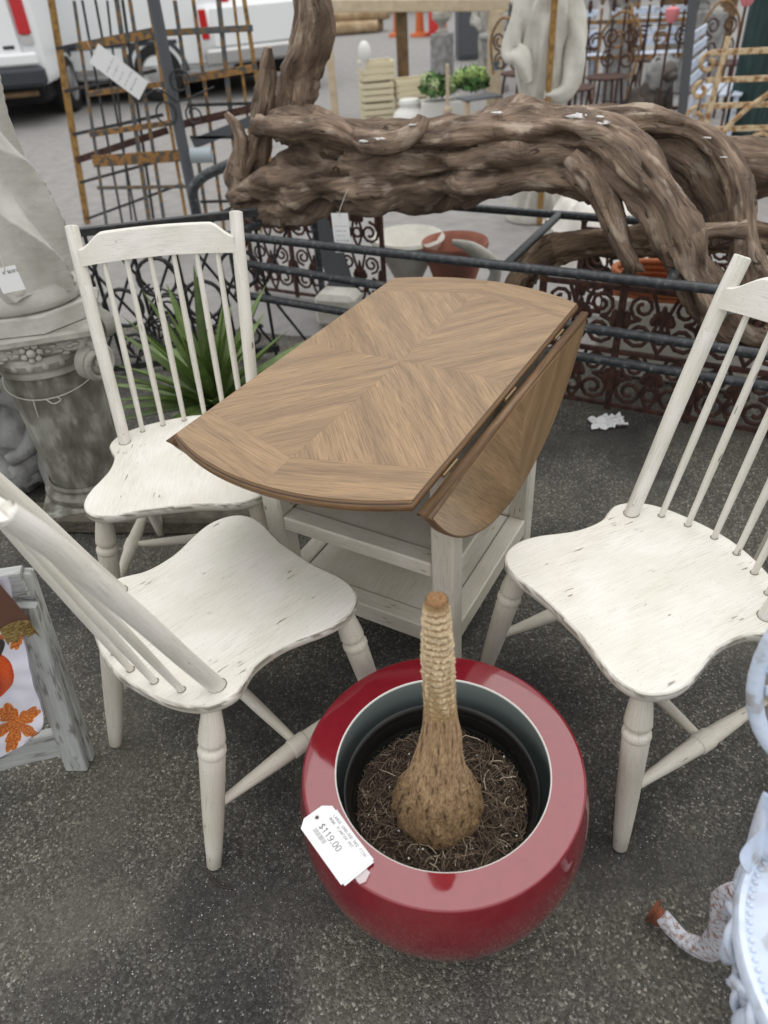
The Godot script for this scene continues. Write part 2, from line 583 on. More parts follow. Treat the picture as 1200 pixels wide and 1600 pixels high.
	M.glaze.roughness_texture = ntex(fnl(66, 0.02, FastNoiseLite.TYPE_SIMPLEX_SMOOTH, 5), 512, ramp([0.0, 0.45, 0.62, 1.0], [Color(0.4, 0.4, 0.4), Color(0.5, 0.5, 0.5), Color(0.8, 0.8, 0.8), Color.WHITE]))
	M.glaze.roughness_texture_channel = BaseMaterial3D.TEXTURE_CHANNEL_RED
	M.glaze.metallic_specular = 0.55
	M.glaze.clearcoat_enabled = true
	M.glaze.clearcoat = 0.6
	M.glaze.clearcoat_roughness = 0.05
	var gz := ntex(fnl(61, 0.03, FastNoiseLite.TYPE_SIMPLEX_SMOOTH, 5), 512, ramp([0.0, 0.5, 1.0], [Color(0.93, 0.9, 0.9), Color(0.98, 0.97, 0.97), Color.WHITE]))
	M.glaze.albedo_texture = gz
	M.glaze.uv1_triplanar = true
	M.glaze.uv1_scale = Vector3(2, 2, 2)
	M.glaze_inside = mat(lin(0.25, 0.305, 0.3), 0.3)
	M.plastic_black = mat(lin(0.008, 0.009, 0.009), 0.28)
	M.soil = tri_mat(ntex(fnl(62, 0.06, FastNoiseLite.TYPE_SIMPLEX_SMOOTH, 5), 512, ramp([0.0, 0.4, 0.6, 1.0], [lin(0.006, 0.004, 0.003), lin(0.025, 0.016, 0.011), lin(0.07, 0.045, 0.03), lin(0.15, 0.1, 0.065)])), 0.95, 6.0, Color.WHITE, sb, 0.6)
	M.fibre = mat(Color.WHITE, 0.9)
	M.fibre.vertex_color_use_as_albedo = true
	var b1 := fnl(63, 1.0, FastNoiseLite.TYPE_SIMPLEX_SMOOTH, 3)
	var bark := bake(512, 512, func(u: float, v: float) -> Color:
		var g := b1.get_noise_2d(u * 26.0, v * 3.0)
		var g2 := b1.get_noise_2d(u * 80.0 + 4.0, v * 14.0)
		var k := clampf(0.55 + g * 0.42 + g2 * 0.42, 0.0, 1.0)
		var c := Color(0.46, 0.372, 0.272).lerp(Color(0.78, 0.665, 0.53), k)
		return c.lerp(Color(0.27, 0.20, 0.14), sm(0.3, 0.55, -g) * 0.5 + sm(0.35, 0.6, -g2) * 0.3))
	var scar := bake(256, 512, func(u: float, v: float) -> Color:
		var g := b1.get_noise_2d(u * 8.0, v * 90.0)
		var g2 := b1.get_noise_2d(u * 30.0 + 7.0, v * 20.0)
		return Color(0.79, 0.705, 0.575) * (1.0 + g * 0.28 + g2 * 0.22))
	M.scar = textured(scar, 0.9, Vector3(3, 3, 3))
	M.scar.vertex_color_use_as_albedo = true
	M.bark = textured(bark, 0.9, Vector3(3, 3, 3))
	M.bark.vertex_color_use_as_albedo = true
	M.bark.heightmap_enabled = true
	M.bark.heightmap_texture = bark
	M.bark.heightmap_scale = 0.35
	M.cut = tri_mat(ntex(fnl(64, 0.05, FastNoiseLite.TYPE_SIMPLEX_SMOOTH, 4), 256, ramp([0.0, 0.5, 1.0], [lin(0.09, 0.045, 0.018), lin(0.22, 0.115, 0.048), lin(0.36, 0.21, 0.1)])), 0.9, 12.0)
	M.paper = mat(lin(0.84, 0.85, 0.85), 0.7)
	M.ink = mat(lin(0.1, 0.1, 0.12), 0.8)
	M.ink_faded = mat(lin(0.42, 0.42, 0.44), 0.8)
	M.ink_pale = mat(lin(0.62, 0.63, 0.65), 0.8)
	M.tape = mat(Color(0.95, 0.93, 0.94, 0.28), 0.2)
	M.tape.transparency = BaseMaterial3D.TRANSPARENCY_ALPHA
	M.thread = mat(lin(0.55, 0.53, 0.48), 0.9)
	# cool white cast iron
	M.iron_white = tri_mat(ntex(sn, 512, ramp([0.0, 0.24, 0.29, 0.5, 1.0], [lin(0.3, 0.27, 0.26), lin(0.4, 0.4, 0.42), lin(0.54, 0.62, 0.74), lin(0.61, 0.69, 0.83), lin(0.66, 0.73, 0.85)])), 0.42, 2.2, Color.WHITE, rb, 0.12)
	M.iron_flaking = tri_mat(ntex(fnl(46, 0.035, FastNoiseLite.TYPE_SIMPLEX_SMOOTH, 5), 512, ramp([0.0, 0.3, 0.36, 0.42, 1.0], [lin(0.14, 0.045, 0.02), lin(0.26, 0.1, 0.04), lin(0.42, 0.35, 0.32), lin(0.58, 0.6, 0.66), lin(0.66, 0.69, 0.76)])), 0.7, 4.0, Color.WHITE, rb, 0.4)
	M.rust_red = tri_mat(ntex(rn, 256, ramp([0.0, 0.5, 1.0], [lin(0.08, 0.025, 0.014), lin(0.2, 0.06, 0.03), lin(0.34, 0.14, 0.07)])), 0.9, 5.0, Color.WHITE, rb, 0.4)
	# grey rubbed wood
	var gw := bake(512, 512, func(u: float, v: float) -> Color:
		var g := d1.get_noise_2d(u * 60.0, v * 5.0)
		var worn2 := sm(0.1, 0.6, d3.get_noise_2d(u * 24.0, v * 5.0 + 3.0) + d1.get_noise_2d(u * 150.0, v * 14.0) * 0.3) * 0.85
		return (Color(0.70, 0.71, 0.70) * (1.0 + g * 0.05)).lerp(Color(0.38, 0.36, 0.335), worn2 * 0.75))
	M.grey_wood = textured(gw, 0.7, Vector3(1.5, 1.5, 1.5))
	M.timber = tri_mat(ntex(fnl(71, 0.02, FastNoiseLite.TYPE_SIMPLEX_SMOOTH, 4), 256, ramp([0.0, 1.0], [lin(0.47, 0.37, 0.25), lin(0.62, 0.52, 0.38)])), 0.8, 1.4)
	M.timber_brown = tri_mat(ntex(fnl(72, 0.02, FastNoiseLite.TYPE_SIMPLEX_SMOOTH, 4), 256, ramp([0.0, 1.0], [lin(0.09, 0.055, 0.025), lin(0.2, 0.125, 0.06)])), 0.8, 1.4)
	M.sleeper = tri_mat(ntex(fnl(73, 0.02, FastNoiseLite.TYPE_SIMPLEX_SMOOTH, 4), 256, ramp([0.0, 1.0], [lin(0.07, 0.06, 0.045), lin(0.17, 0.15, 0.115)])), 0.9, 2.0, Color.WHITE, sb, 0.5)
	# vehicles
	M.van_white = mat(lin(0.83, 0.85, 0.86), 0.25)
	M.van_white.clearcoat_enabled = true
	M.van_white.clearcoat = 0.5
	M.van_trim = mat(lin(0.03, 0.036, 0.045), 0.55)
	M.van_glass = mat(lin(0.02, 0.024, 0.028), 0.06)
	M.lamp_red = mat(lin(0.5, 0.008, 0.012), 0.15)
	M.lamp_clear = mat(lin(0.5, 0.5, 0.5), 0.15)
	M.tyre = mat(lin(0.015, 0.015, 0.016), 0.85)
	M.rim = mat(lin(0.42, 0.42, 0.42), 0.4, 0.5)
	M.chassis = mat(lin(0.012, 0.012, 0.013), 0.9)
	# plants and odds and ends
	M.leaf = tri_mat(ntex(fnl(81, 0.02, FastNoiseLite.TYPE_SIMPLEX_SMOOTH, 3), 256, ramp([0.0, 0.5, 1.0], [lin(0.075, 0.12, 0.03), lin(0.14, 0.21, 0.06), lin(0.23, 0.31, 0.1)])), 0.5, 3.0)
	M.leaf.backlight_enabled = true
	M.leaf.backlight = lin(0.08, 0.12, 0.03)
	M.leaf.vertex_color_use_as_albedo = true
	M.leaf_dark = mat(lin(0.03, 0.075, 0.025), 0.6)
	M.petal = mat(Color.WHITE, 0.8)
	M.petal.vertex_color_use_as_albedo = true
	M.cream = mat(lin(0.66, 0.59, 0.42), 0.85)
	M.white = mat(lin(0.72, 0.71, 0.68), 0.7)
	M.fabric_white = mat(lin(0.68, 0.65, 0.6), 0.95)
	M.pvc = mat(lin(0.34, 0.39, 0.42), 0.5)
	M.slate = mat(lin(0.085, 0.092, 0.102), 0.7)
	M.red = mat(lin(0.55, 0.02, 0.02), 0.5)
	M.orange = mat(lin(0.55, 0.13, 0.03), 0.6)
	M.basket = tri_mat(ntex(fnl(83, 0.08), 256, ramp([0.0, 1.0], [lin(0.25, 0.07, 0.02), lin(0.5, 0.17, 0.07)])), 0.8, 8.0)
	M.pink = mat(lin(0.62, 0.2, 0.22), 0.7)
	M.blue = mat(lin(0.02, 0.2, 0.3), 0.6)
	M.yellow = mat(lin(0.6, 0.42, 0.05), 0.6)
	M.green_cloth = tri_mat(ntex(fnl(84, 0.03, FastNoiseLite.TYPE_SIMPLEX_SMOOTH, 4), 256, ramp([0.0, 0.6, 1.0], [lin(0.004, 0.018, 0.018), lin(0.012, 0.04, 0.038), lin(0.05, 0.1, 0.095)])), 0.6, 0.8)
	M.green_cloth.uv1_scale = Vector3(3, 0.3, 3)
	M.bronze = tri_mat(ntex(sn, 256, ramp([0.0, 0.5, 1.0], [lin(0.02, 0.016, 0.014), lin(0.07, 0.055, 0.045), lin(0.2, 0.17, 0.14)])), 0.6, 2.0, Color.WHITE, sb, 0.3)
	M.log = tri_mat(ntex(sn, 256, ramp([0.0, 1.0], [lin(0.25, 0.16, 0.08), lin(0.6, 0.48, 0.32)])), 0.9, 1.0)
	M.wall_pale = tri_mat(ntex(sn, 512, ramp([0.0, 1.0], [lin(0.4, 0.4, 0.39), lin(0.55, 0.54, 0.52)])), 0.9, 0.4)
	M.ribbon = mat(lin(0.13, 0.06, 0.04), 0.35)
	M.ribbon.rim_enabled = true
	M.gold = tri_mat(ntex(ce, 256, ramp([0.0, 0.5, 1.0], [lin(0.16, 0.08, 0.02), lin(0.55, 0.38, 0.13), lin(0.9, 0.72, 0.35)])), 0.3, 6.0, Color.WHITE, relief, 0.3)
	M.gold.metallic = 0.6
	# towel print: leaves and pumpkins on white terry, printed flat on the cloth
	var wv1 := fnl(91, 1.0, FastNoiseLite.TYPE_SIMPLEX_SMOOTH, 3)
	var leafy := func(p: Vector2, c: Vector2, r: float, rot: float) -> float:
		var d := (p - c).rotated(-rot)
		var a := atan2(d.y, d.x)
		var lobes := 0.3 + 0.62 * pow(absf(cos(a * 2.5)), 1.6) + 0.16 * absf(sin(a * 10.0))
		return r * lobes - d.length()
	var towel := bake(512, 512, func(u: float, v: float) -> Color:
		var p := Vector2(u, v)
		var c := Color(0.885, 0.88, 0.93) * (1.0 + wv1.get_noise_2d(u * 300.0, v * 300.0) * 0.03)
		var tone := wv1.get_noise_2d(u * 60.0, v * 60.0)
		for q in [[Vector2(0.84, 0.855), 0.16, -0.5], [Vector2(0.99, 0.30), 0.1, 0.8], [Vector2(0.3, 0.8), 0.15, 0.4], [Vector2(0.2, 0.35), 0.14, 1.4]]:
			var d: float = leafy.call(p, q[0], q[1], q[2])
			if d > 0.0:
				c = Color(0.87, 0.53, 0.22).lerp(Color(0.70, 0.33, 0.10), clampf(0.5 + tone * 1.4, 0.0, 1.0))
				if d < 0.008:
					c = c.lerp(Color(0.9, 0.62, 0.3), 0.5)
		for q in [Vector2(0.76, 0.5), Vector2(0.36, 0.5)]:
			var e: Vector2 = (p - q) / Vector2(0.16, 0.15)
			if e.length() < 1.0:
				var rib := absf(sin(e.x * 6.0 / sqrt(maxf(0.08, 1.0 - e.y * e.y * 0.8))))
				c = Color(0.70, 0.20, 0.05).lerp(Color(0.88, 0.38, 0.12), rib * 0.7 + tone * 0.3)
			var g: Vector2 = (p - q - Vector2(0.03, -0.2)).rotated(0.5) / Vector2(0.12, 0.055)
			if g.length() < 1.0:
				c = Color(0.13, 0.13, 0.09).lerp(Color(0.60, 0.60, 0.15), sm(0.1, 0.3, absf(sin(g.x * 4.0)) * (1.0 - absf(g.y))))
			var k: Vector2 = (p - q - Vector2(0.09, -0.12)).rotated(0.9) / Vector2(0.1, 0.04)
			if k.length() < 1.0:
				c = Color(0.20, 0.17, 0.14)
		return c)
	M.towel = textured(towel, 0.95)
	M.towel.rim_enabled = true
	M.towel.rim = 0.4

# ---------------------------------------------------------------- chairs
func seat_outline() -> PackedVector2Array:
	var half := [Vector2(0.0, 0.199), Vector2(0.05, 0.199), Vector2(0.095, 0.205), Vector2(0.14, 0.212), Vector2(0.182, 0.21), Vector2(0.216, 0.193), Vector2(0.235, 0.162), Vector2(0.241, 0.125), Vector2(0.233, 0.083), Vector2(0.219, 0.045), Vector2(0.206, 0.003), Vector2(0.203, -0.041), Vector2(0.208, -0.075), Vector2(0.221, -0.1), Vector2(0.232, -0.125), Vector2(0.23, -0.155), Vector2(0.21, -0.192), Vector2(0.165, -0.224), Vector2(0.1, -0.247), Vector2(0.045, -0.259), Vector2(0.0, -0.263)]
	var all := []
	for p in half:
		all.append(p)
	for i in range(half.size() - 2, 0, -1):
		all.append(Vector2(-half[i].x, half[i].y))
	var out := PackedVector2Array()
	var n := all.size()
	for i in n:
		for k in 4:
			out.append(all[i].cubic_interpolate(all[(i + 1) % n], all[(i - 1 + n) % n], all[(i + 2) % n], k / 4.0))
	return out

func turned_leg(a: Vector3, b: Vector3) -> SurfaceTool:
	# a is the top in the seat, b the foot
	var s := S()
	var l := (a - b).length()
	var prof := [Vector2(0.0, 0.0), Vector2(0.0125, 0.0), Vector2(0.0155, 0.003), Vector2(0.0185, 0.06), Vector2(0.0225, 0.15), Vector2(0.0256, l - 0.16), Vector2(0.0262, l - 0.121), Vector2(0.0258, l - 0.1185), Vector2(0.0238, l - 0.118), Vector2(0.0238, l - 0.1165), Vector2(0.0274, l - 0.116), Vector2(0.0284, l - 0.111), Vector2(0.0276, l - 0.104), Vector2(0.0245, l - 0.098), Vector2(0.018, l - 0.0945), Vector2(0.0175, l - 0.0885), Vector2(0.0252, l - 0.0875), Vector2(0.0268, l - 0.084), Vector2(0.0266, l - 0.078), Vector2(0.0238, l - 0.05), Vector2(0.0198, l - 0.018), Vector2(0.0185, l)]
	var t := along(b, a)
	t.origin = b
	lathe(s, prof, 20, t)
	return s

func spindle_rod(a: Vector3, b: Vector3, rs: Array, sides := 14) -> SurfaceTool:
	var s := S()
	var pts := []
	for i in rs.size():
		pts.append(a.lerp(b, float(i) / (rs.size() - 1)))
	tube(s, pts, rs, sides)
	return s

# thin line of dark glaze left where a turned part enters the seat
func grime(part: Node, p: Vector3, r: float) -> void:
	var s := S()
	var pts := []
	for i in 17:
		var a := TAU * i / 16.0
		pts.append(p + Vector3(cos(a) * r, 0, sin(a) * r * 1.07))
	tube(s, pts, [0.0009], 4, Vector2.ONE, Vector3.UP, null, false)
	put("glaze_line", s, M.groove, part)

func make_chair(label: String) -> Node3D:
	var t := thing("spindle_chair", label, "chair", Vector3.ZERO, 0.0, "cream spindle-back dining chairs")
	var en := fnl(71, 1.0, FastNoiseLite.TYPE_SIMPLEX_SMOOTH, 2)
	var s := S()
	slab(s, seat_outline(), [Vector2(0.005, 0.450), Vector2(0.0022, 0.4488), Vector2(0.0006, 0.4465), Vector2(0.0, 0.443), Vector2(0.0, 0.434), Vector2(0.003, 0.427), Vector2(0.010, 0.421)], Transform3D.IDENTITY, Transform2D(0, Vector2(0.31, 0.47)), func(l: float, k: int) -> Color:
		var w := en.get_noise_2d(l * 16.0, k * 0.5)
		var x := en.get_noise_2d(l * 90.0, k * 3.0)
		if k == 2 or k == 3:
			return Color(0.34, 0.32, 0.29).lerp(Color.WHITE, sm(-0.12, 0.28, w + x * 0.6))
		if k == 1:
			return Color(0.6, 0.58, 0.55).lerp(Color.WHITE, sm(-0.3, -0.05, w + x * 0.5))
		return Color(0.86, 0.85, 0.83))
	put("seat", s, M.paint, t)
	var fl := []
	for sx in [-1.0, 1.0]:
		put("leg", turned_leg(Vector3(sx * 0.193, 0.424, 0.166), Vector3(sx * 0.263, 0.0, 0.206)), M.paint_grey, t)
		put("leg", turned_leg(Vector3(sx * 0.2, 0.424, -0.17), Vector3(sx * 0.219, 0.0, -0.28)), M.paint_grey, t)
	for sx in [-1.0, 1.0]:
		var a := Vector3(sx * 0.236, 0.165, 0.191)
		var b := Vector3(sx * 0.212, 0.165, -0.237)
		put("side_stretcher", spindle_rod(a, b, [0.009, 0.0105, 0.013, 0.0155, 0.0178, 0.0195, 0.0195, 0.0178, 0.0155, 0.013, 0.0105, 0.009]), M.paint_grey, t)
		var r := S()
		var m := a.lerp(b, 0.5)
		var d := (b - a).normalized()
		tube(r, [m - d * 0.021, m - d * 0.019, m - d * 0.016, m + d * 0.016, m + d * 0.019, m + d * 0.021], [0.0185, 0.0215, 0.0222, 0.0222, 0.0215, 0.0185], 16)
		put("stretcher_ring", r, M.paint_grey, t)
	put("cross_stretcher", spindle_rod(Vector3(-0.214, 0.165, -0.023), Vector3(0.214, 0.165, -0.023), [0.0095, 0.0115, 0.0135, 0.0145, 0.0145, 0.0135, 0.0115, 0.0095]), M.paint_grey, t)
	for sx in [-1.0, 1.0]:
		var pp := S()
		var pts := spline([Vector3(sx * 0.189, 0.436, -0.139), Vector3(sx * 0.196, 0.576, -0.189), Vector3(sx * 0.202, 0.7, -0.231), Vector3(sx * 0.208, 0.821, -0.275), Vector3(sx * 0.2125, 0.92, -0.311), Vector3(sx * 0.2162, 0.988, -0.342), Vector3(sx * 0.2166, 0.995, -0.3455)], 4)
		var rr := []
		for i in pts.size():
			rr.append(lerpf(0.0165, 0.0178, minf(1.0, i / 9.0)) if i < pts.size() - 3 else [0.0178, 0.0165, 0.0145][i - pts.size() + 3])
		tube(pp, pts, rr, 18)
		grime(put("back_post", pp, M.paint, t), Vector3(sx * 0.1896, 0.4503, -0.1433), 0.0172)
		for q in [[0.031, -0.238, -0.335], [0.092, -0.221, -0.329], [0.148, -0.196, -0.319]]:
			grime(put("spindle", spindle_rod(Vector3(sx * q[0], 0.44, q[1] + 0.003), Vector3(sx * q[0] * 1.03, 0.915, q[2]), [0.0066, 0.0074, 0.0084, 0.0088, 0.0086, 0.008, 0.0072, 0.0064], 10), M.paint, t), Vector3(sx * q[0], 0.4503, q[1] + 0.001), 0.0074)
	# crest rail: a bent plank with cut top corners
	var c := S()
	var th := 0.009
	var face_at := func(x: float, y: float, side: float) -> Vector3:
		var z := -0.302 - 0.033 * (1.0 - pow(x / 0.206, 2.0)) - (y - 0.92) * 0.36
		return Vector3(x, y, z + side * th)
	var top := func(x: float) -> float:
		return lerpf(0.9785, 0.948, sm(0.0, 1.0, clampf((absf(x) - 0.142) / 0.06, 0.0, 1.0)))
	var n := 36
	for i in n:
		var x0 := lerpf(-0.204, 0.204, float(i) / n)
		var x1 := lerpf(-0.204, 0.204, float(i + 1) / n)
		for side in [-1.0, 1.0]:
			var b := 0.0025
			c.set_smooth_group(1 if side > 0 else 2)
			var q := [face_at.call(x0, 0.9085, side), face_at.call(x1, 0.9085, side), face_at.call(x1, top.call(x1) - b, side), face_at.call(x0, top.call(x0) - b, side)]
			face(c, q, Vector3(0, 0.3, side), [Vector2(0.0, x0 + 0.7), Vector2(0.0, x1 + 0.7), Vector2(top.call(x1) - 0.9, x1 + 0.7), Vector2(top.call(x0) - 0.9, x0 + 0.7)])
			c.set_smooth_group(3)
			var q2 := [q[3], q[2], face_at.call(x1, top.call(x1), side * 0.7), face_at.call(x0, top.call(x0), side * 0.7)]
			face(c, q2, Vector3(0, 0.7, side), [Vector2(0.1, x0), Vector2(0.1, x1), Vector2(0.103, x1), Vector2(0.103, x0)])
		for e in [[top, 1.0, 0.7], [func(_x: float) -> float: return 0.9085, -1.0, 1.0]]:
			c.set_smooth_group(5 if e[1] > 0 else 6)
			face(c, [face_at.call(x0, e[0].call(x0), -e[2]), face_at.call(x1, e[0].call(x1), -e[2]), face_at.call(x1, e[0].call(x1), e[2]), face_at.call(x0, e[0].call(x0), e[2])], Vector3(0, e[1], 0), [Vector2(0.2, x0), Vector2(0.2, x1), Vector2(0.218, x1), Vector2(0.218, x0)])
	put("crest_rail", c, M.paint, t)
	return t

func copy_of(o: Node3D, label: String) -> Node3D:
	var c: Node3D = o.duplicate()
	c.name = numbered("spindle_chair")
	add_child(c)
	c.set_meta("label", label)
	return c

# ---------------------------------------------------------------- table
const TOP := 0.76
const RAD := 0.5504
const HALF := 0.2777

func arc_end(x0: float, x1: float, sgn: float, r: float, n: int) -> Array:
	var out := []
	for i in n + 1:
		var x := lerpf(x0, x1, float(i) / n)
		out.append(Vector2(x, sgn * sqrt(r * r - x * x)))
	return out

func veneer(parent: Node, pts: Array, y: float, grain: Vector2, t := Transform3D.IDENTITY, thick := 0.0016) -> void:
	var s := S()
	var poly := PackedVector2Array(pts)
	# shrink a hair so that the seams are real joints
	var shr := Geometry2D.offset_polygon(poly, -0.00012)
	if shr.size() > 0:
		poly = shr[0]
	var g := grain.normalized()
	var uvt := Transform2D(Vector2(g.y, g.x), Vector2(-g.x, g.y), Vector2.ZERO)
	var lo := Vector2(9, 9)
	var hi := Vector2(-9, -9)
	for p in poly:
		lo = lo.min(uvt * p)
		hi = hi.max(uvt * p)
	uvt.origin = -lo + Vector2(rng.randf() * maxf(0.0, 1.0 - hi.x + lo.x), rng.randf() * maxf(0.0, 1.0 - hi.y + lo.y))
	slab(s, poly, [Vector2(0.0, y), Vector2(0.0, y - thick)], t, uvt)
	put("veneer_panel", s, M.oak, parent)

func table() -> void:
	var t := thing("drop_leaf_table", "round drop-leaf table with oak veneer top and cream two-shelf base", "table", Vector3(0.0656, 0, -1.5466), -31.79)
	var outline := []
	outline.append_array(arc_end(-HALF, HALF, 1.0, RAD, 40))
	outline.append_array(arc_end(HALF, -HALF, -1.0, RAD, 40))
	var s := S()
	slab(s, PackedVector2Array(outline), [Vector2(0.007, TOP - 0.0018), Vector2(0.0045, TOP - 0.002), Vector2(0.003, TOP - 0.0032), Vector2(0.003, TOP - 0.006), Vector2(0.0, TOP - 0.007), Vector2(0.0, TOP - 0.019), Vector2(0.003, TOP - 0.022), Vector2(0.008, TOP - 0.0235)])
	var core := put("tabletop", s, M.oak_edge, t)
	# dark line worked round the edge
	for sg in [1.0, -1.0]:
		var ln := S()
		var pts := []
		for p in arc_end(-HALF + 0.004, HALF - 0.004, sg, RAD - 0.0026, 40):
			pts.append(Vector3(p.x, TOP - 0.0062, p.y))
		tube(ln, pts, [0.0013], 5)
		put("edge_bead", ln, M.oak_dark, core)
	var r := RAD - 0.006
	var h := HALF - 0.003
	for sg in [1.0, -1.0]:
		var zm: float = sg * 0.446
		var zs: float = sg * 0.366
		# two field quarters and two border pieces at this end
		for sx in [-1.0, 1.0]:
			veneer(core, [Vector2(0, 0), Vector2(sx * h, 0), Vector2(sx * h, zs), Vector2(0, zm)], TOP, Vector2(sx, sg * 1.12))
			var border := [Vector2(0, zm), Vector2(sx * h, zs)]
			border.append_array(arc_end(sx * h, 0.0, sg, r, 20))
			veneer(core, border, TOP, Vector2(sx * h, zs - zm))
	# leaves hanging at both sides
	for sx in [1.0, -1.0]:
		var b := Basis(Vector3(0, 0, -sx), Vector3(sx, 0, 0), Vector3(0, -1, 0))
		var lt := Transform3D(b, Vector3(sx * (HALF + 0.006), TOP - 0.021, 0))
		var poly := []
		var zc := sqrt(RAD * RAD - HALF * HALF)
		for i in 49:
			var z := lerpf(-zc, zc, i / 48.0)
			poly.append(Vector2(z, maxf(0.0, sqrt(maxf(0.0, RAD * RAD - z * z)) - HALF)))
		poly[0] = Vector2(-zc, 0.0)
		poly[48] = Vector2(zc, 0.0)
		var ls := S()
		slab(ls, PackedVector2Array(poly), [Vector2(0.004, 0.0228), Vector2(0.002, 0.0222), Vector2(0.0, 0.02), Vector2(0.0, 0.006), Vector2(0.003, 0.002), Vector2(0.008, 0.0)], lt)
		var leaf := put("leaf", ls, M.oak_edge, t)
		for half in [-1.0, 1.0]:
			var vp := [Vector2(0, 0.004)]
			for i in 25:
				var z: float = half * lerpf(zc - 0.016, 0.0, i / 24.0)
				vp.append(Vector2(z, sqrt(RAD * RAD - z * z) - HALF - 0.008))
			veneer(leaf, vp, 0.0245, Vector2(half, -1.0), lt)
		for hz in [-0.31, 0.02, 0.33]:
			var hs := S()
			box(hs, at(Vector3(sx * (HALF + 0.003), TOP - 0.0205, hz)), Vector3(0.007, 0.003, 0.062), 0.0005)
			rod(hs, Vector3(sx * (HALF + 0.0035), TOP - 0.0185, hz - 0.03), Vector3(sx * (HALF + 0.0035), TOP - 0.0185, hz + 0.03), 0.0032)
			put("hinge", hs, M.brass, leaf)
	# base
	var lx := 0.235
	var lz := 0.25
	for sx in [-1.0, 1.0]:
		for sz in [-1.0, 1.0]:
			var ls := S()
			var p0 := Vector3(sx * lx, 0.045, sz * lz)
			box(ls, at(Vector3(sx * lx, 0.391, sz * lz)), Vector3(0.056, 0.691, 0.056), 0.006)
			var leg := put("leg", ls, M.paint_grey, t)
			var fs := S()
			lathe(fs, [Vector2(0, 0), Vector2(0.014, 0), Vector2(0.019, 0.006), Vector2(0.02, 0.02), Vector2(0.0155, 0.03), Vector2(0.016, 0.034), Vector2(0.024, 0.041), Vector2(0.022, 0.0455), Vector2(0, 0.0455)], 18, at(Vector3(p0.x, 0, p0.z)))
			put("foot", fs, M.paint_grey, leg)
	for sz in [-1.0, 1.0]:
		var a := S()
		box(a, at(Vector3(0, 0.687, sz * (lz + 0.012))), Vector3(2 * lx - 0.058, 0.09, 0.02), 0.002)
		put("apron", a, M.paint_grey, t)
		a = S()
		box(a, at(Vector3(sz * (lx + 0.012), 0.687, 0)), Vector3(0.02, 0.09, 2 * lz - 0.058), 0.002)
		put("apron", a, M.paint_grey, t)
	for lv in [[0.4, 0.042], [0.18, 0.056]]:
		var y: float = lv[0]
		var hh: float = lv[1]
		for sg in [-1.0, 1.0]:
			var a := S()
			box(a, at(Vector3(0, y, sg * (lz + 0.0))), Vector3(2 * lx - 0.058, hh, 0.05), 0.004)
			put("shelf_rail", a, M.paint_grey, t)
			a = S()
			box(a, at(Vector3(sg * lx, y, 0)), Vector3(0.05, hh, 2 * lz - 0.058), 0.004)
			put("shelf_rail", a, M.paint_grey, t)
		var d := S()
		box(d, at(Vector3(0, y + hh * 0.5 - 0.014, 0)), Vector3(2 * lx - 0.054, 0.016, 2 * lz - 0.054), 0.002)
		put("shelf_panel", d, M.paint_grey, t)
		# dark glaze left in the joint round the panel
		var gr := S()
		for sg in [-1.0, 1.0]:
			bar(gr, Vector3(-lx + 0.027, y + hh * 0.5 - 0.0055, sg * (lz - 0.0262)), Vector3(lx - 0.027, y + hh * 0.5 - 0.0055, sg * (lz - 0.0262)), 0.002, 0.002, Vector3.UP, 0.0003)
			bar(gr, Vector3(sg * (lx - 0.0262), y + hh * 0.5 - 0.0055, -lz + 0.027), Vector3(sg * (lx - 0.0262), y + hh * 0.5 - 0.0055, lz - 0.027), 0.002, 0.002, Vector3.UP, 0.0003)
		put("shelf_groove", gr, M.groove, t)

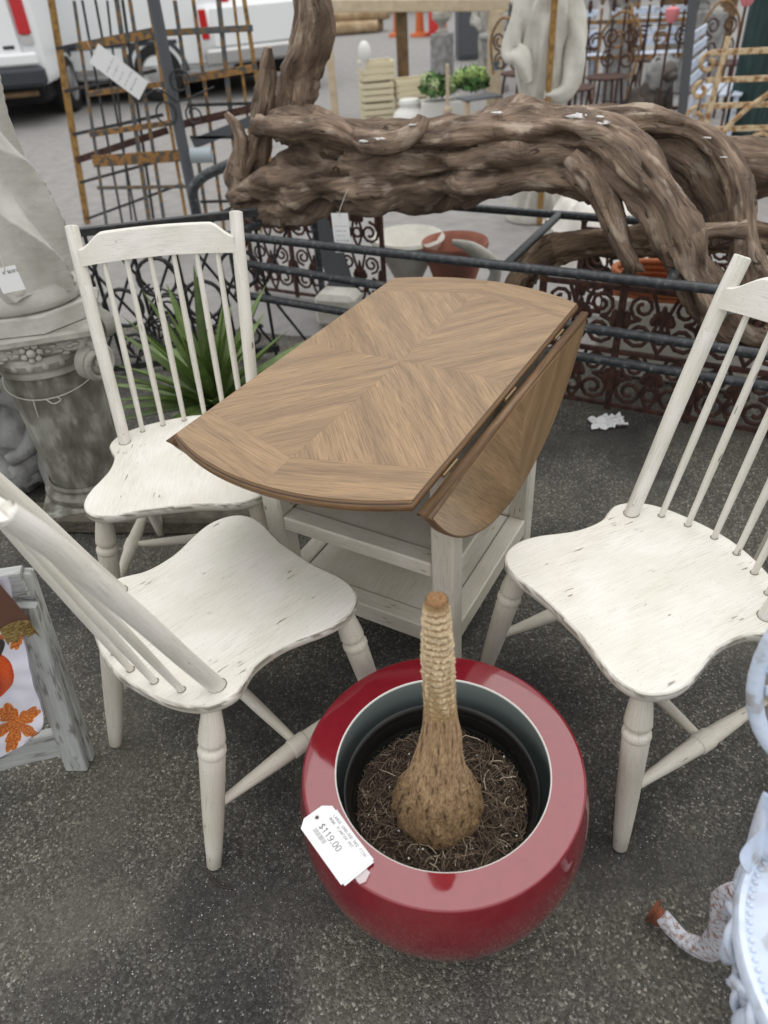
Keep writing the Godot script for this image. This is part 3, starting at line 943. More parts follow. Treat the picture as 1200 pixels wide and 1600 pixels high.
# ---------------------------------------------------------------- planter, palm, tag
func planter() -> void:
	var c := Vector3(0.071, 0, -0.757)
	var t := thing("planter", "large glossy oxblood red fishbowl planter on the asphalt", "planter", c)
	var s := S()
	var prof := [Vector2(0, 0.0), Vector2(0.145, 0.0), Vector2(0.158, 0.004)]
	for p in spline([Vector2(0.168, 0.012), Vector2(0.21, 0.05), Vector2(0.246, 0.105), Vector2(0.267, 0.17), Vector2(0.2735, 0.225), Vector2(0.2695, 0.28), Vector2(0.2625, 0.313)], 7):
		prof.append(p)
	prof.append_array([Vector2(0.2596, 0.3235), Vector2(0.2588, 0.327), Vector2(0.2575, 0.3288), Vector2(0.2555, 0.3298), Vector2(0.253, 0.3302), Vector2(0.23, 0.3306), Vector2(0.21, 0.3305), Vector2(0.1985, 0.33)])
	lathe(s, prof, 128)
	put("body", s, M.glaze, t)
	s = S()
	lathe(s, [Vector2(0.1985, 0.33), Vector2(0.1972, 0.3296), Vector2(0.1962, 0.328), Vector2(0.196, 0.326)], 96)
	put("glaze_edge", s, M.white, t)
	s = S()
	lathe(s, [Vector2(0.196, 0.326), Vector2(0.1975, 0.31), Vector2(0.208, 0.27), Vector2(0.22, 0.2), Vector2(0.2, 0.09), Vector2(0.12, 0.02), Vector2(0.0, 0.018)], 96)
	put("inside", s, M.glaze_inside, t)
	# plastic pot standing inside
	var o := Vector3(0.068, 0.02, -0.752)
	var n := thing("nursery_pot", "black plastic nursery pot of soil inside the red planter", "pot", o)
	s = S()
	lathe(s, [Vector2(0, 0), Vector2(0.13, 0.0), Vector2(0.168, 0.2), Vector2(0.174, 0.205), Vector2(0.177, 0.21), Vector2(0.179, 0.235), Vector2(0.182, 0.238), Vector2(0.185, 0.245), Vector2(0.187, 0.249), Vector2(0.184, 0.2525), Vector2(0.18, 0.2505), Vector2(0.177, 0.245), Vector2(0.175, 0.24), Vector2(0.1765, 0.236), Vector2(0.174, 0.232), Vector2(0.172, 0.22), Vector2(0.17, 0.17)], 80)
	put("pot_wall", s, M.plastic_black, n)
	s = S()
	var sn := fnl(101, 1.0, FastNoiseLite.TYPE_SIMPLEX_SMOOTH, 4)
	grid(s, 90, 40, func(u: float, v: float) -> Vector3:
		var r := 0.1705 * (0.01 + 0.99 * v)
		var a := u * TAU
		var x := r * cos(a)
		var z := r * sin(a)
		return Vector3(x, 0.198 + sn.get_noise_2d(x * 22.0, z * 22.0) * 0.012 + sn.get_noise_2d(x * 90.0, z * 90.0 + 9.0) * 0.006 - 0.012 * sm(0.12, 0.17, r), z), true, Vector2(1, 1), true)
	put("soil", s, M.soil, n)
	# dead roots, needles and perlite lying on the soil
	s = S()
	for i in 1500:
		var r := sqrt(rng.randf_range(0.2, 0.97)) * 0.17
		var a := rng.randf() * TAU
		var p := Vector3(r * cos(a), 0.0, r * sin(a))
		var dir := rng.randf() * TAU
		var l := rng.randf_range(0.008, 0.04) * (1.6 if p.x > 0.06 else 1.0)
		var bend := rng.randf_range(-1.6, 1.6)
		var tone := rng.randf()
		var col := Color(0.05, 0.034, 0.022).lerp(Color(0.2, 0.145, 0.1), tone * tone)
		if rng.randf() < 0.05:
			col = Color(0.4, 0.33, 0.25)
		var y0 := rng.randf_range(0.002, 0.012)
		var w := rng.randf_range(0.0004, 0.001)
		var last := []
		for k in 5:
			var f := k / 4.0
			var d := dir + bend * f
			p += Vector3(cos(d), 0, sin(d)) * l * 0.25
			if Vector2(p.x, p.z).length() > 0.168:
				break
			var y := 0.198 + sn.get_noise_2d(p.x * 22.0, p.z * 22.0) * 0.012 + y0 + sin(f * PI) * rng.randf_range(0.001, 0.008) - 0.012 * sm(0.12, 0.17, Vector2(p.x, p.z).length())
			var side := Vector3(-sin(d), 0.3, cos(d)) * w
			var q := Vector3(p.x, y, p.z)
			if last.size() > 0:
				s.set_smooth_group(-1)
				for z in [last[0] - last[1], last[0] + last[1], q + side, last[0] - last[1], q + side, q - side]:
					v3(s, z, Vector2.ZERO, col)
			last = [q, side]
	var f := put("root_litter", s, M.fibre, n)
	f.set_meta("kind", "stuff")
	s = S()
	for i in 40:
		var r := sqrt(rng.randf_range(0.3, 0.95)) * 0.165
		var a := rng.randf() * TAU
		ball(s, Vector3(r * cos(a), 0.203 + rng.randf() * 0.006 - 0.01 * sm(0.12, 0.17, r), r * sin(a)), Vector3.ONE * rng.randf_range(0.0012, 0.0026), 6)
	f = put("perlite", s, M.white, n)
	f.set_meta("kind", "stuff")
	# the plant
	var b := Vector3(0.06, 0.2, -0.742)
	var pl := thing("ponytail_palm", "leafless ponytail palm stump with swollen base and sawn top", "plant", b)
	s = S()
	var rad := spline([Vector2(0.083, 0.0), Vector2(0.0895, 0.015), Vector2(0.0885, 0.035), Vector2(0.0805, 0.058), Vector2(0.0695, 0.085), Vector2(0.0585, 0.115), Vector2(0.0495, 0.15), Vector2(0.0425, 0.19), Vector2(0.0365, 0.24), Vector2(0.0298, 0.3), Vector2(0.0272, 0.35), Vector2(0.0262, 0.42), Vector2(0.0248, 0.47), Vector2(0.0215, 0.53), Vector2(0.0182, 0.565), Vector2(0.0172, 0.572)], 10)
	var bn := fnl(103, 1.0, FastNoiseLite.TYPE_SIMPLEX_SMOOTH, 3)
	var ring_at := func(a: float, y: float) -> Array:
		var wob := bn.get_noise_3d(cos(a) * 0.9, sin(a) * 0.9, y * 9.0) * 0.35
		var ph := y / 0.0135 + wob
		return [ph - floorf(ph), floorf(ph)]
	var spine := func(y: float) -> Vector3:
		return Vector3(0.012 * sm(0.0, 0.57, y) + 0.006 * sin(y * 9.0) * sm(0.1, 0.3, y), y, 0)
	var zone := func(a: float, y: float) -> float:
		return sm(0.30, 0.44, y + bn.get_noise_3d(cos(a) * 2.5, sin(a) * 2.5, y * 14.0) * 0.11) * (1.0 - sm(0.553, 0.566, y))
	for part in 2:
		s = S()
		var v0 := 0.0 if part == 0 else 0.62
		var v1 := 0.625 if part == 0 else 1.0
		grid(s, 72, 200, func(u: float, v: float) -> Vector3:
			var k := lerpf(v0, v1, v) * (rad.size() - 1)
			var i := mini(int(k), rad.size() - 2)
			var rp: Vector2 = rad[i].lerp(rad[i + 1], k - i)
			var a := u * TAU
			var y := rp.y
			var z: float = zone.call(a, y)
			var rough := bn.get_noise_3d(cos(a) * 4.0, sin(a) * 4.0, y * 7.0) * 0.05 + bn.get_noise_3d(cos(a) * 14.0, sin(a) * 14.0, y * 30.0) * 0.035
			var fis := -absf(bn.get_noise_3d(cos(a) * 9.0 + 20.0, sin(a) * 9.0, y * 6.0)) * 0.12
			var rg: Array = ring_at.call(a, y)
			var saw: float = sm(0.0, 0.22, rg[0]) * (1.0 - 0.75 * rg[0])
			saw *= 0.75 + 0.7 * bn.get_noise_3d(cos(a) * 3.0, sin(a) * 3.0, rg[1] * 7.3)
			var r := rp.x * (1.0 + (rough + fis) * (1.0 - z * 0.6) + z * (saw * 0.3 - 0.12 + bn.get_noise_3d(cos(a) * 20.0, sin(a) * 20.0, y * 60.0) * 0.06))
			var o2: Vector3 = spine.call(y)
			return o2 + Vector3(cos(a) * r, 0, sin(a) * r), true, Vector2(0.32, 0.62), false, func(u: float, v: float) -> Color:
			var k := lerpf(v0, v1, v) * (rad.size() - 1)
			var i := mini(int(k), rad.size() - 2)
			var y: float = lerpf(rad[i].y, rad[i + 1].y, k - i)
			var a := u * TAU
			var z: float = zone.call(a, y)
			var rg: Array = ring_at.call(a, y)
			var pale: Color = Color(1.0, 1.0, 1.0).lerp(Color(0.5, 0.36, 0.21), clampf(sm(0.7, 0.97, rg[0]) + sm(0.12, 0.0, rg[0]) * 0.7, 0.0, 1.0))
			if part == 1:
				return Color(0.6, 0.52, 0.38).lerp(pale, z)
			var low := Color(0.68, 0.62, 0.53).lerp(Color(1.0, 0.97, 0.9), sm(0.04, 0.17, y + bn.get_noise_3d(cos(a) * 3.0, sin(a) * 3.0, y * 12.0) * 0.08))
			return low.lerp(pale, z))
		put("trunk" if part == 0 else "leaf_scar_neck", s, M.bark if part == 0 else M.scar, pl)
	s = S()
	var top: Vector3 = spine.call(0.572)
	ball(s, top + Vector3(0, -0.001, 0), Vector3(0.0172, 0.006, 0.0172), 20, func(d: Vector3) -> float: return bn.get_noise_3d(d.x * 3.0, d.y, d.z * 3.0) * 0.25)
	put("sawn_top", s, M.cut, pl)
	# price tag
	price_tag()

func words(parent: Node, text: String, h: float, m: Material, t: Transform3D, font := "Droid Sans Mono") -> void:
	var tm := TextMesh.new()
	var sf := SystemFont.new()
	sf.font_names = PackedStringArray([font])
	tm.font = sf
	tm.font_size = 64
	tm.pixel_size = h / 46.0
	tm.depth = 0.0004
	tm.text = text
	tm.horizontal_alignment = HORIZONTAL_ALIGNMENT_LEFT
	tm.material = m
	var o := MeshInstance3D.new()
	o.mesh = tm
	o.name = "lettering"
	o.transform = t
	parent.add_child(o, true)

func price_tag() -> void:
	# lies on the rim; u runs along its text, v across
	var t := thing("price_tag", "white card price tag reading $119.00 taped to the red planter rim", "tag")
	var org := Vector3(-0.192, 0.0, -0.664)
	var ux := Vector3(0.0685, 0, 0.0985).normalized()
	var uy := Vector3(ux.z, 0, -ux.x)
	t.transform = Transform3D(Basis(ux, Vector3.UP, -uy), Vector3(-0.163, 0.3385, -0.676))
	t.rotation.x += 0.0
	var w := 0.132
	var h := 0.0655
	var s := S()
	var poly := PackedVector2Array([Vector2(-0.002, -h * 0.5 + 0.014), Vector2(0.01, -h * 0.5), Vector2(w, -h * 0.5), Vector2(w, h * 0.5), Vector2(0.01, h * 0.5), Vector2(-0.002, h * 0.5 - 0.014)])
	slab(s, poly, [Vector2(0.0002, 0.0006), Vector2(0.0, 0.0004), Vector2(0.0, 0.0)])
	put("card", s, M.paper, t)
	s = S()
	var back := PackedVector2Array([Vector2(0.02, -h * 0.5 - 0.003), Vector2(w + 0.003, -h * 0.5 + 0.002), Vector2(w + 0.004, h * 0.5 - 0.004), Vector2(0.02, h * 0.5 - 0.006)])
	slab(s, back, [Vector2(0.0002, -0.0014), Vector2(0.0, -0.0016), Vector2(0.0, -0.002)])
	put("second_card", s, M.paper, t)
	s = S()
	var tp := PackedVector2Array([Vector2(w - 0.03, -0.012), Vector2(w + 0.012, -0.016), Vector2(w + 0.019, -0.002), Vector2(w + 0.016, 0.008), Vector2(w - 0.03, 0.01)])
	slab(s, tp, [Vector2(0.0, -0.0032), Vector2(0.0, -0.0034)])
	put("tape", s, M.tape, t)
	s = S()
	lathe(s, [Vector2(0.0, 0.0008), Vector2(0.0032, 0.0008), Vector2(0.0033, 0.0006)], 16, at(Vector3(0.011, 0, 0)))
	put("hole", s, M.oak_dark, t)
	s = S()
	lathe(s, [Vector2(0.0033, 0.0007), Vector2(0.0062, 0.001), Vector2(0.0066, 0.0006)], 20, at(Vector3(0.011, 0, 0)))
	put("eyelet", s, mat(lin(0.68, 0.68, 0.69), 0.8), t)
	var flat := func(x: float, z: float) -> Transform3D:
		return Transform3D(Basis(Vector3(1, 0, 0), Vector3(0, 0, -1), Vector3(0, 1, 0)), Vector3(x, 0.00075, z))
	words(t, "LARGE OXBLOOD RED FISH", 0.0051, M.ink, flat.call(0.026, -h * 0.5 + 0.0075))
	words(t, "BOWL PLANTER POT", 0.0051, M.ink, flat.call(0.026, -h * 0.5 + 0.0155))
	words(t, "LOT 12/14500", 0.0048, M.ink_pale, flat.call(0.026, -h * 0.5 + 0.0235))
	words(t, "$119.00", 0.0118, M.ink, flat.call(0.026, -h * 0.5 + 0.035), "Droid Sans")
	s = S()
	var x := 0.026
	while x < 0.058:
		var bw := rng.randf_range(0.0004, 0.0013)
		box(s, at(Vector3(x, 0.0007, -h * 0.5 + 0.0475)), Vector3(bw, 0.0004, 0.0085), 0.00005)
		x += bw + rng.randf_range(0.0005, 0.0011)
	put("barcode", s, mat(lin(0.35, 0.35, 0.37), 0.8), t)

# hanging tag with a string
func hang_tag(label: String, a: Vector3, down: Vector3, w: float, h: float, facing: Vector3, knot: Vector3, lines: Array) -> void:
	var t := thing("paper_tag", label, "tag", a)
	var y := -down.normalized()
	var x := facing.cross(y).normalized() * -1.0
	var z := x.cross(y)
	if z.dot(facing) < 0:
		x = -x
		z = -z
	t.basis = Basis(x, y, z)
	var s := S()
	box(s, at(Vector3(0, -h * 0.5, 0)), Vector3(w, h, 0.0012), 0.0004)
	put("card", s, M.paper, t)
	s = S()
	var k := t.transform.affine_inverse() * knot
	tube(s, spline([Vector3(0, -0.012, 0.001), Vector3(0.004, 0.01, 0.003), k], 5), [0.0012], 5)
	put("string", s, M.thread, t)
	if lines.is_empty():
		# faded print, past reading
		s = S()
		for i in 5:
			var px := -w * 0.36
			while px < w * (0.34 - 0.12 * (i % 3)):
				var l := w * rng.randf_range(0.05, 0.16)
				box(s, at(Vector3(px + l * 0.5, -h * (0.32 + 0.12 * i), 0.0008)), Vector3(l, h * 0.022 * rng.randf_range(0.6, 1.3), 0.0004), 0.0001)
				px += l + w * 0.05
		var pr := put("faded_print", s, M.ink_faded, t)
		pr.set_meta("kind", "stuff")
	for l in lines:
		words(t, l[0], l[1], M.ink, Transform3D(Basis.IDENTITY, Vector3(-w * 0.5 + l[2], -l[3], 0.0009)))

# ---------------------------------------------------------------- driftwood and rack
var dn3: FastNoiseLite
func limb(s: SurfaceTool, pts: Array, radii: Array, sd: float, sides := 36, squash := Vector2.ONE, steps := 10, ridge := 0.22, up := Vector3.UP) -> void:
	var sp := spline(pts, steps)
	var rr := spline(radii.map(func(x): return float(x)), steps)
	var d := func(a: float, l: float) -> float:
		var w := dn3.get_noise_3d(cos(a) * 0.8, sin(a) * 0.8, l * 2.6 + sd)
		var aa := a + w * 1.3
		var g := dn3.get_noise_3d(cos(aa) * 2.2, sin(aa) * 2.2, l * 0.8 + sd * 1.7)
		var calm := sm(-0.35, 0.35, dn3.get_noise_3d(cos(a) * 1.1 + 40.0, sin(a) * 1.1, l * 1.9 + sd))
		var g2 := dn3.get_noise_3d(cos(aa) * 7.0, sin(aa) * 7.0, l * 1.8 + sd)
		var f := dn3.get_noise_3d(cos(aa) * 16.0, sin(aa) * 16.0, l * 9.0 + sd)
		var pit := sm(0.34, 0.56, dn3.get_noise_3d(cos(a) * 1.5 + 80.0, sin(a) * 1.5, l * 3.2 + sd * 2.3))
		return w * 0.55 + ridge * calm * (0.34 - 2.2 * absf(g)) + g2 * ridge * 0.34 + f * 0.035 - pit * 0.4
	tube(s, sp, rr, sides, squash, up, d)

func rack_frame() -> Transform3D:
	return Transform3D(Basis(Vector3.UP, deg_to_rad(-30.0)), Vector3(0.78, 0, -2.62))

func driftwood() -> void:
	dn3 = fnl(201, 1.0, FastNoiseLite.TYPE_SIMPLEX_SMOOTH, 2)
	var F := rack_frame()
	var t := thing("driftwood_log", "huge twisted brown driftwood log lying across the pipe rack", "driftwood", F.origin, -30.0)
	var s := S()
	# long strands of the trunk
	limb(s, [Vector3(-1.42, 0.97, -0.12), Vector3(-1.2, 1.0, -0.06), Vector3(-0.95, 0.965, -0.03), Vector3(-0.68, 0.96, -0.04), Vector3(-0.4, 0.985, -0.05), Vector3(-0.15, 1.0, -0.04), Vector3(0.03, 0.99, 0.0), Vector3(0.15, 0.94, 0.04), Vector3(0.27, 0.84, 0.07), Vector3(0.355, 0.72, 0.08), Vector3(0.4, 0.62, 0.08), Vector3(0.465, 0.53, 0.06), Vector3(0.52, 0.45, 0.03)], [0.05, 0.06, 0.055, 0.05, 0.066, 0.082, 0.082, 0.078, 0.074, 0.066, 0.058, 0.07, 0.035], 1.0, 64, Vector2(0.92, 1.25), 14, 0.09)
	limb(s, [Vector3(-1.6, 0.66, -0.1), Vector3(-1.45, 0.71, -0.1), Vector3(-1.2, 0.755, -0.09), Vector3(-0.9, 0.8, -0.08), Vector3(-0.55, 0.85, -0.08), Vector3(-0.2, 0.885, -0.07), Vector3(0.06, 0.89, -0.07), Vector3(0.24, 0.86, -0.1)], [0.06, 0.125, 0.135, 0.135, 0.13, 0.12, 0.1, 0.03], 5.0, 72, Vector2(0.92, 1.2), 16, 0.13)
	limb(s, [Vector3(-1.3, 0.86, -0.18), Vector3(-0.8, 0.9, -0.2), Vector3(-0.2, 0.96, -0.2), Vector3(0.15, 0.96, -0.2)], [0.1, 0.1, 0.1, 0.05], 12.0, 32, Vector2.ONE, 10, 0.2)
	# root flare and upright prongs at the left end
	limb(s, [Vector3(-1.56, 0.62, -0.1), Vector3(-1.5, 0.78, -0.08), Vector3(-1.44, 0.92, -0.1), Vector3(-1.385, 1.06, -0.11), Vector3(-1.35, 1.19, -0.12), Vector3(-1.335, 1.25, -0.12)], [0.06, 0.085, 0.055, 0.046, 0.034, 0.018], 17.0, 32, Vector2.ONE, 10, 0.22)
	limb(s, [Vector3(-1.36, 0.94, -0.16), Vector3(-1.25, 1.05, -0.15), Vector3(-1.215, 1.17, -0.15), Vector3(-1.15, 1.27, -0.15), Vector3(-1.125, 1.38, -0.15), Vector3(-1.14, 1.5, -0.15), Vector3(-1.18, 1.6, -0.15)], [0.06, 0.075, 0.07, 0.066, 0.056, 0.05, 0.04], 20.0, 36, Vector2.ONE, 10, 0.2)
	limb(s, [Vector3(-1.3, 1.0, -0.19), Vector3(-1.275, 1.17, -0.2), Vector3(-1.22, 1.33, -0.2), Vector3(-1.2, 1.45, -0.2)], [0.05, 0.045, 0.035, 0.025], 22.0, 24, Vector2.ONE, 8, 0.2)
	limb(s, [Vector3(-1.38, 0.99, -0.02), Vector3(-1.2, 0.99, 0.03), Vector3(-1.0, 1.0, 0.03), Vector3(-0.86, 0.955, 0.04)], [0.03, 0.042, 0.036, 0.02], 24.0, 24, Vector2.ONE, 8, 0.25)
	limb(s, [Vector3(-0.92, 0.98, 0.02), Vector3(-0.82, 0.955, 0.07), Vector3(-0.7, 0.965, 0.08), Vector3(-0.62, 1.0, 0.05), Vector3(-0.6, 1.04, 0.02)], [0.02, 0.032, 0.034, 0.03, 0.02], 28.0, 20, Vector2.ONE, 8, 0.2)
	limb(s, [Vector3(-1.5, 0.8, -0.02), Vector3(-1.47, 0.94, -0.03), Vector3(-1.53, 1.03, -0.03)], [0.05, 0.03, 0.012], 29.0, 20, Vector2.ONE, 8, 0.2)
	# right end: strands that part and run down to the rail
	limb(s, [Vector3(-0.1, 1.01, -0.12), Vector3(0.12, 1.015, -0.14), Vector3(0.27, 1.005, -0.14), Vector3(0.375, 0.965, -0.11), Vector3(0.46, 0.875, -0.08), Vector3(0.51, 0.78, -0.04), Vector3(0.545, 0.68, -0.01), Vector3(0.59, 0.57, 0.0), Vector3(0.64, 0.46, 0.0)], [0.04, 0.045, 0.034, 0.034, 0.036, 0.04, 0.046, 0.05, 0.03], 31.0, 32, Vector2(1, 1.1), 10, 0.18)
	limb(s, [Vector3(0.1, 0.94, -0.17), Vector3(0.3, 0.88, -0.17), Vector3(0.42, 0.77, -0.13), Vector3(0.47, 0.66, -0.07)], [0.07, 0.08, 0.06, 0.03], 33.0, 28, Vector2(1.0, 0.5), 8, 0.2)
	limb(s, [Vector3(-0.03, 0.93, 0.06), Vector3(0.06, 0.875, 0.11), Vector3(0.125, 0.785, 0.14), Vector3(0.185, 0.695, 0.15), Vector3(0.225, 0.64, 0.15), Vector3(0.22, 0.58, 0.15)], [0.045, 0.045, 0.036, 0.028, 0.023, 0.006], 35.0, 24, Vector2(1, 1.2), 10, 0.16)
	limb(s, [Vector3(0.225, 0.645, 0.15), Vector3(0.25, 0.635, 0.16), Vector3(0.265, 0.625, 0.16)], [0.018, 0.012, 0.005], 36.0, 12, Vector2.ONE, 5, 0.1)
	limb(s, [Vector3(0.37, 0.715, 0.06), Vector3(0.44, 0.735, 0.04), Vector3(0.53, 0.735, 0.0)], [0.04, 0.026, 0.035], 38.0, 20, Vector2.ONE, 8, 0.15)
	limb(s, [Vector3(0.44, 0.6, 0.04), Vector3(0.52, 0.53, 0.02), Vector3(0.6, 0.55, 0.0)], [0.05, 0.05, 0.05], 39.0, 24, Vector2.ONE, 8, 0.2)
	limb(s, [Vector3(0.5, 0.5, 0.0), Vector3(0.56, 0.42, -0.02), Vector3(0.66, 0.37, -0.05), Vector3(0.8, 0.37, -0.08)], [0.06, 0.075, 0.07, 0.05], 41.0, 28, Vector2.ONE, 8, 0.25)
	limb(s, [Vector3(0.47, 0.5, 0.07), Vector3(0.485, 0.45, 0.08), Vector3(0.49, 0.42, 0.08)], [0.03, 0.024, 0.01], 43.0, 16, Vector2.ONE, 5, 0.2)
	put("log", s, M.drift, t)
	# pale splashes and bleached knots
	for q in [[-0.02, 1.058, 0.03, 0.05], [0.03, 1.045, 0.05, 0.04], [0.07, 1.015, 0.08, 0.035], [0.1, 0.985, 0.1, 0.02], [-0.66, 1.0, 0.085, 0.022], [-0.73, 0.985, 0.105, 0.028], [-0.81, 0.975, 0.098, 0.02], [-0.62, 1.03, 0.075, 0.014], [-0.33, 1.06, 0.0, 0.02], [0.36, 0.99, -0.07, 0.012], [0.42, 0.94, -0.05, 0.01]]:
		s = S()
		ball(s, Vector3(q[0], q[1] - 0.004, q[2] - 0.004), Vector3(q[3], q[3] * 0.2, q[3] * 0.35), 14, func(d: Vector3) -> float: return dn3.get_noise_3d(d.x * 3.0 + q[0] * 30.0, d.y * 3.0, d.z * 3.0) * 1.1)
		put("pale_splash", s, M.guano, t)
	s = S()
	limb(s, [Vector3(0.49, 0.53, 0.1), Vector3(0.515, 0.49, 0.11), Vector3(0.5, 0.46, 0.11)], [0.03, 0.034, 0.014], 45.0, 16, Vector2.ONE, 5, 0.25)
	limb(s, [Vector3(0.545, 0.53, 0.08), Vector3(0.555, 0.49, 0.09)], [0.024, 0.014], 47.0, 14, Vector2.ONE, 5, 0.25)
	put("bleached_knot", s, M.stone_grey, t)
	# grey branch behind
	t = thing("driftwood_branch", "grey ridged driftwood branch arching over the rail behind the table", "driftwood", F.origin, -30.0)
	s = S()
	limb(s, [Vector3(-0.3, 0.3, -0.1), Vector3(-0.265, 0.4, -0.12), Vector3(-0.23, 0.475, -0.14), Vector3(-0.14, 0.545, -0.16), Vector3(0.0, 0.575, -0.2), Vector3(0.17, 0.59, -0.24), Vector3(0.33, 0.615, -0.28), Vector3(0.5, 0.62, -0.32), Vector3(0.7, 0.6, -0.36)], [0.062, 0.064, 0.062, 0.06, 0.056, 0.054, 0.056, 0.06, 0.04], 51.0, 40, Vector2.ONE, 10, 0.2)
	put("branch", s, M.drift_grey, t)
	t = thing("driftwood_beam", "straight brown driftwood beam at the right edge behind the log", "driftwood", F.origin, -30.0)
	s = S()
	limb(s, [Vector3(0.2, 0.83, -0.42), Vector3(0.5, 0.83, -0.44), Vector3(0.9, 0.83, -0.46), Vector3(1.3, 0.82, -0.48)], [0.06, 0.09, 0.095, 0.08], 55.0, 32, Vector2.ONE, 10, 0.2)
	put("beam", s, M.drift, t)

func pipe_rack() -> void:
	var t := thing("pipe_rack", "black scuffed steel pipe rack carrying the driftwood", "rack", rack_frame().origin, -30.0)
	var r := 0.0165
	var rail := func(a: Vector3, b: Vector3) -> void:
		var s := S()
		tube(s, [a, a.lerp(b, 0.33), a.lerp(b, 0.66), b], [r], 14)
		put("rail", s, M.pipe, t)
	rail.call(Vector3(-1.42, 0.628, 0.25), Vector3(1.35, 0.622, 0.25))
	rail.call(Vector3(-1.42, 0.62, -0.4), Vector3(1.35, 0.62, -0.4))
	rail.call(Vector3(-1.42, 0.505, 0.22), Vector3(-0.3, 0.47, 0.22))
	rail.call(Vector3(-1.42, 0.375, 0.25), Vector3(-0.2, 0.35, 0.25))
	rail.call(Vector3(-0.35, 0.445, 0.25), Vector3(1.35, 0.425, 0.25))
	rail.call(Vector3(-0.25, 0.33, 0.25), Vector3(1.35, 0.325, 0.25))
	for u in [-1.38, -0.19, 0.36, 1.3]:
		var s := S()
		tube(s, [Vector3(u, 0.625, 0.25), Vector3(u, 0.62, -0.4)], [r], 12)
		put("cross_bar", s, M.pipe, t)
	for u in [-1.4, 1.34]:
		for z in [0.25, -0.4]:
			var s := S()
			tube(s, [Vector3(u, 0.0, z), Vector3(u, 0.64, z)], [r], 12)
			put("post", s, M.pipe, t)

# ---------------------------------------------------------------- ironwork
func scroll_panel(t: Node3D, x0: float, x1: float, h: float, m: Material, w: float, cells: int) -> void:
	# cast panel in the plane z = 0: frame, posts, and in every cell facing scrolls, a ring and a palmette
	var I := Transform3D.IDENTITY
	for y in [0.02, h * 0.5, h]:
		var s := S()
		bar(s, Vector3(x0, y, 0), Vector3(x1, y, 0), w * 2.2, w * 2.0, Vector3.UP)
		put("rail", s, m, t)
	var cw := (x1 - x0) / cells
	for i in cells + 1:
		var s := S()
		var x := x0 + cw * i
		bar(s, Vector3(x, 0, 0), Vector3(x, h + 0.03, 0), w * 3.0, w * 2.6)
		ball(s, Vector3(x, h + 0.045, 0), Vector3(w * 2.6, w * 3.4, w * 2.6), 8)
		put("post", s, m, t)
	for i in cells:
		var cx := x0 + cw * (i + 0.5)
		for lv in 2:
			var y0 := 0.02 + lv * (h * 0.5 - 0.01)
			var hh := h * 0.5 - 0.02
			var k := cw * 0.5
			var s := S()
			for sx in [-1.0, 1.0]:
				scroll(s, I, Vector2(cx + sx * k * 0.52, y0 + hh * 0.3), k * 0.40, k * 0.1, PI * 0.5 if sx > 0 else PI * 0.5, -sx * 1.6, w)
				scroll(s, I, Vector2(cx + sx * k * 0.5, y0 + hh * 0.76), k * 0.33, k * 0.08, -PI * 0.5, sx * 1.5, w * 0.9)
				wire(s, I, [[cx, y0 + 0.005], [cx + sx * k * 0.2, y0 + hh * 0.3], [cx + sx * k * 0.1, y0 + hh * 0.6], [cx + sx * k * 0.3, y0 + hh]], w * 0.9)
				for a in 3:
					var an: float = PI * 0.5 - sx * (0.35 + a * 0.5)
					var c := Vector3(cx + cos(an) * k * 0.22, y0 + hh * 0.52 + sin(an) * k * 0.22, 0)
					ball(s, c, Vector3(k * 0.10, k * 0.13, w), 7)
				# leaf on the outer scroll
				ball(s, Vector3(cx + sx * k * 0.86, y0 + hh * 0.52, 0), Vector3(k * 0.12, hh * 0.17, w), 7)
			ball(s, Vector3(cx, y0 + hh * 0.62, 0), Vector3(k * 0.09, hh * 0.22, w * 1.2), 8)
			scroll(s, I, Vector2(cx, y0 + hh * 0.3), k * 0.16, k * 0.16, 0, 1.0, w * 0.9)
			put("scrollwork", s, m, t)

func iron_bar(t: Node3D, called: String, m: Material, a: Vector3, b: Vector3, w: float, d: float) -> void:
	var s := S()
	bar(s, a, b, w, d, Vector3.RIGHT if absf((b - a).normalized().y) > 0.5 else Vector3.UP)
	put(called, s, m, t)

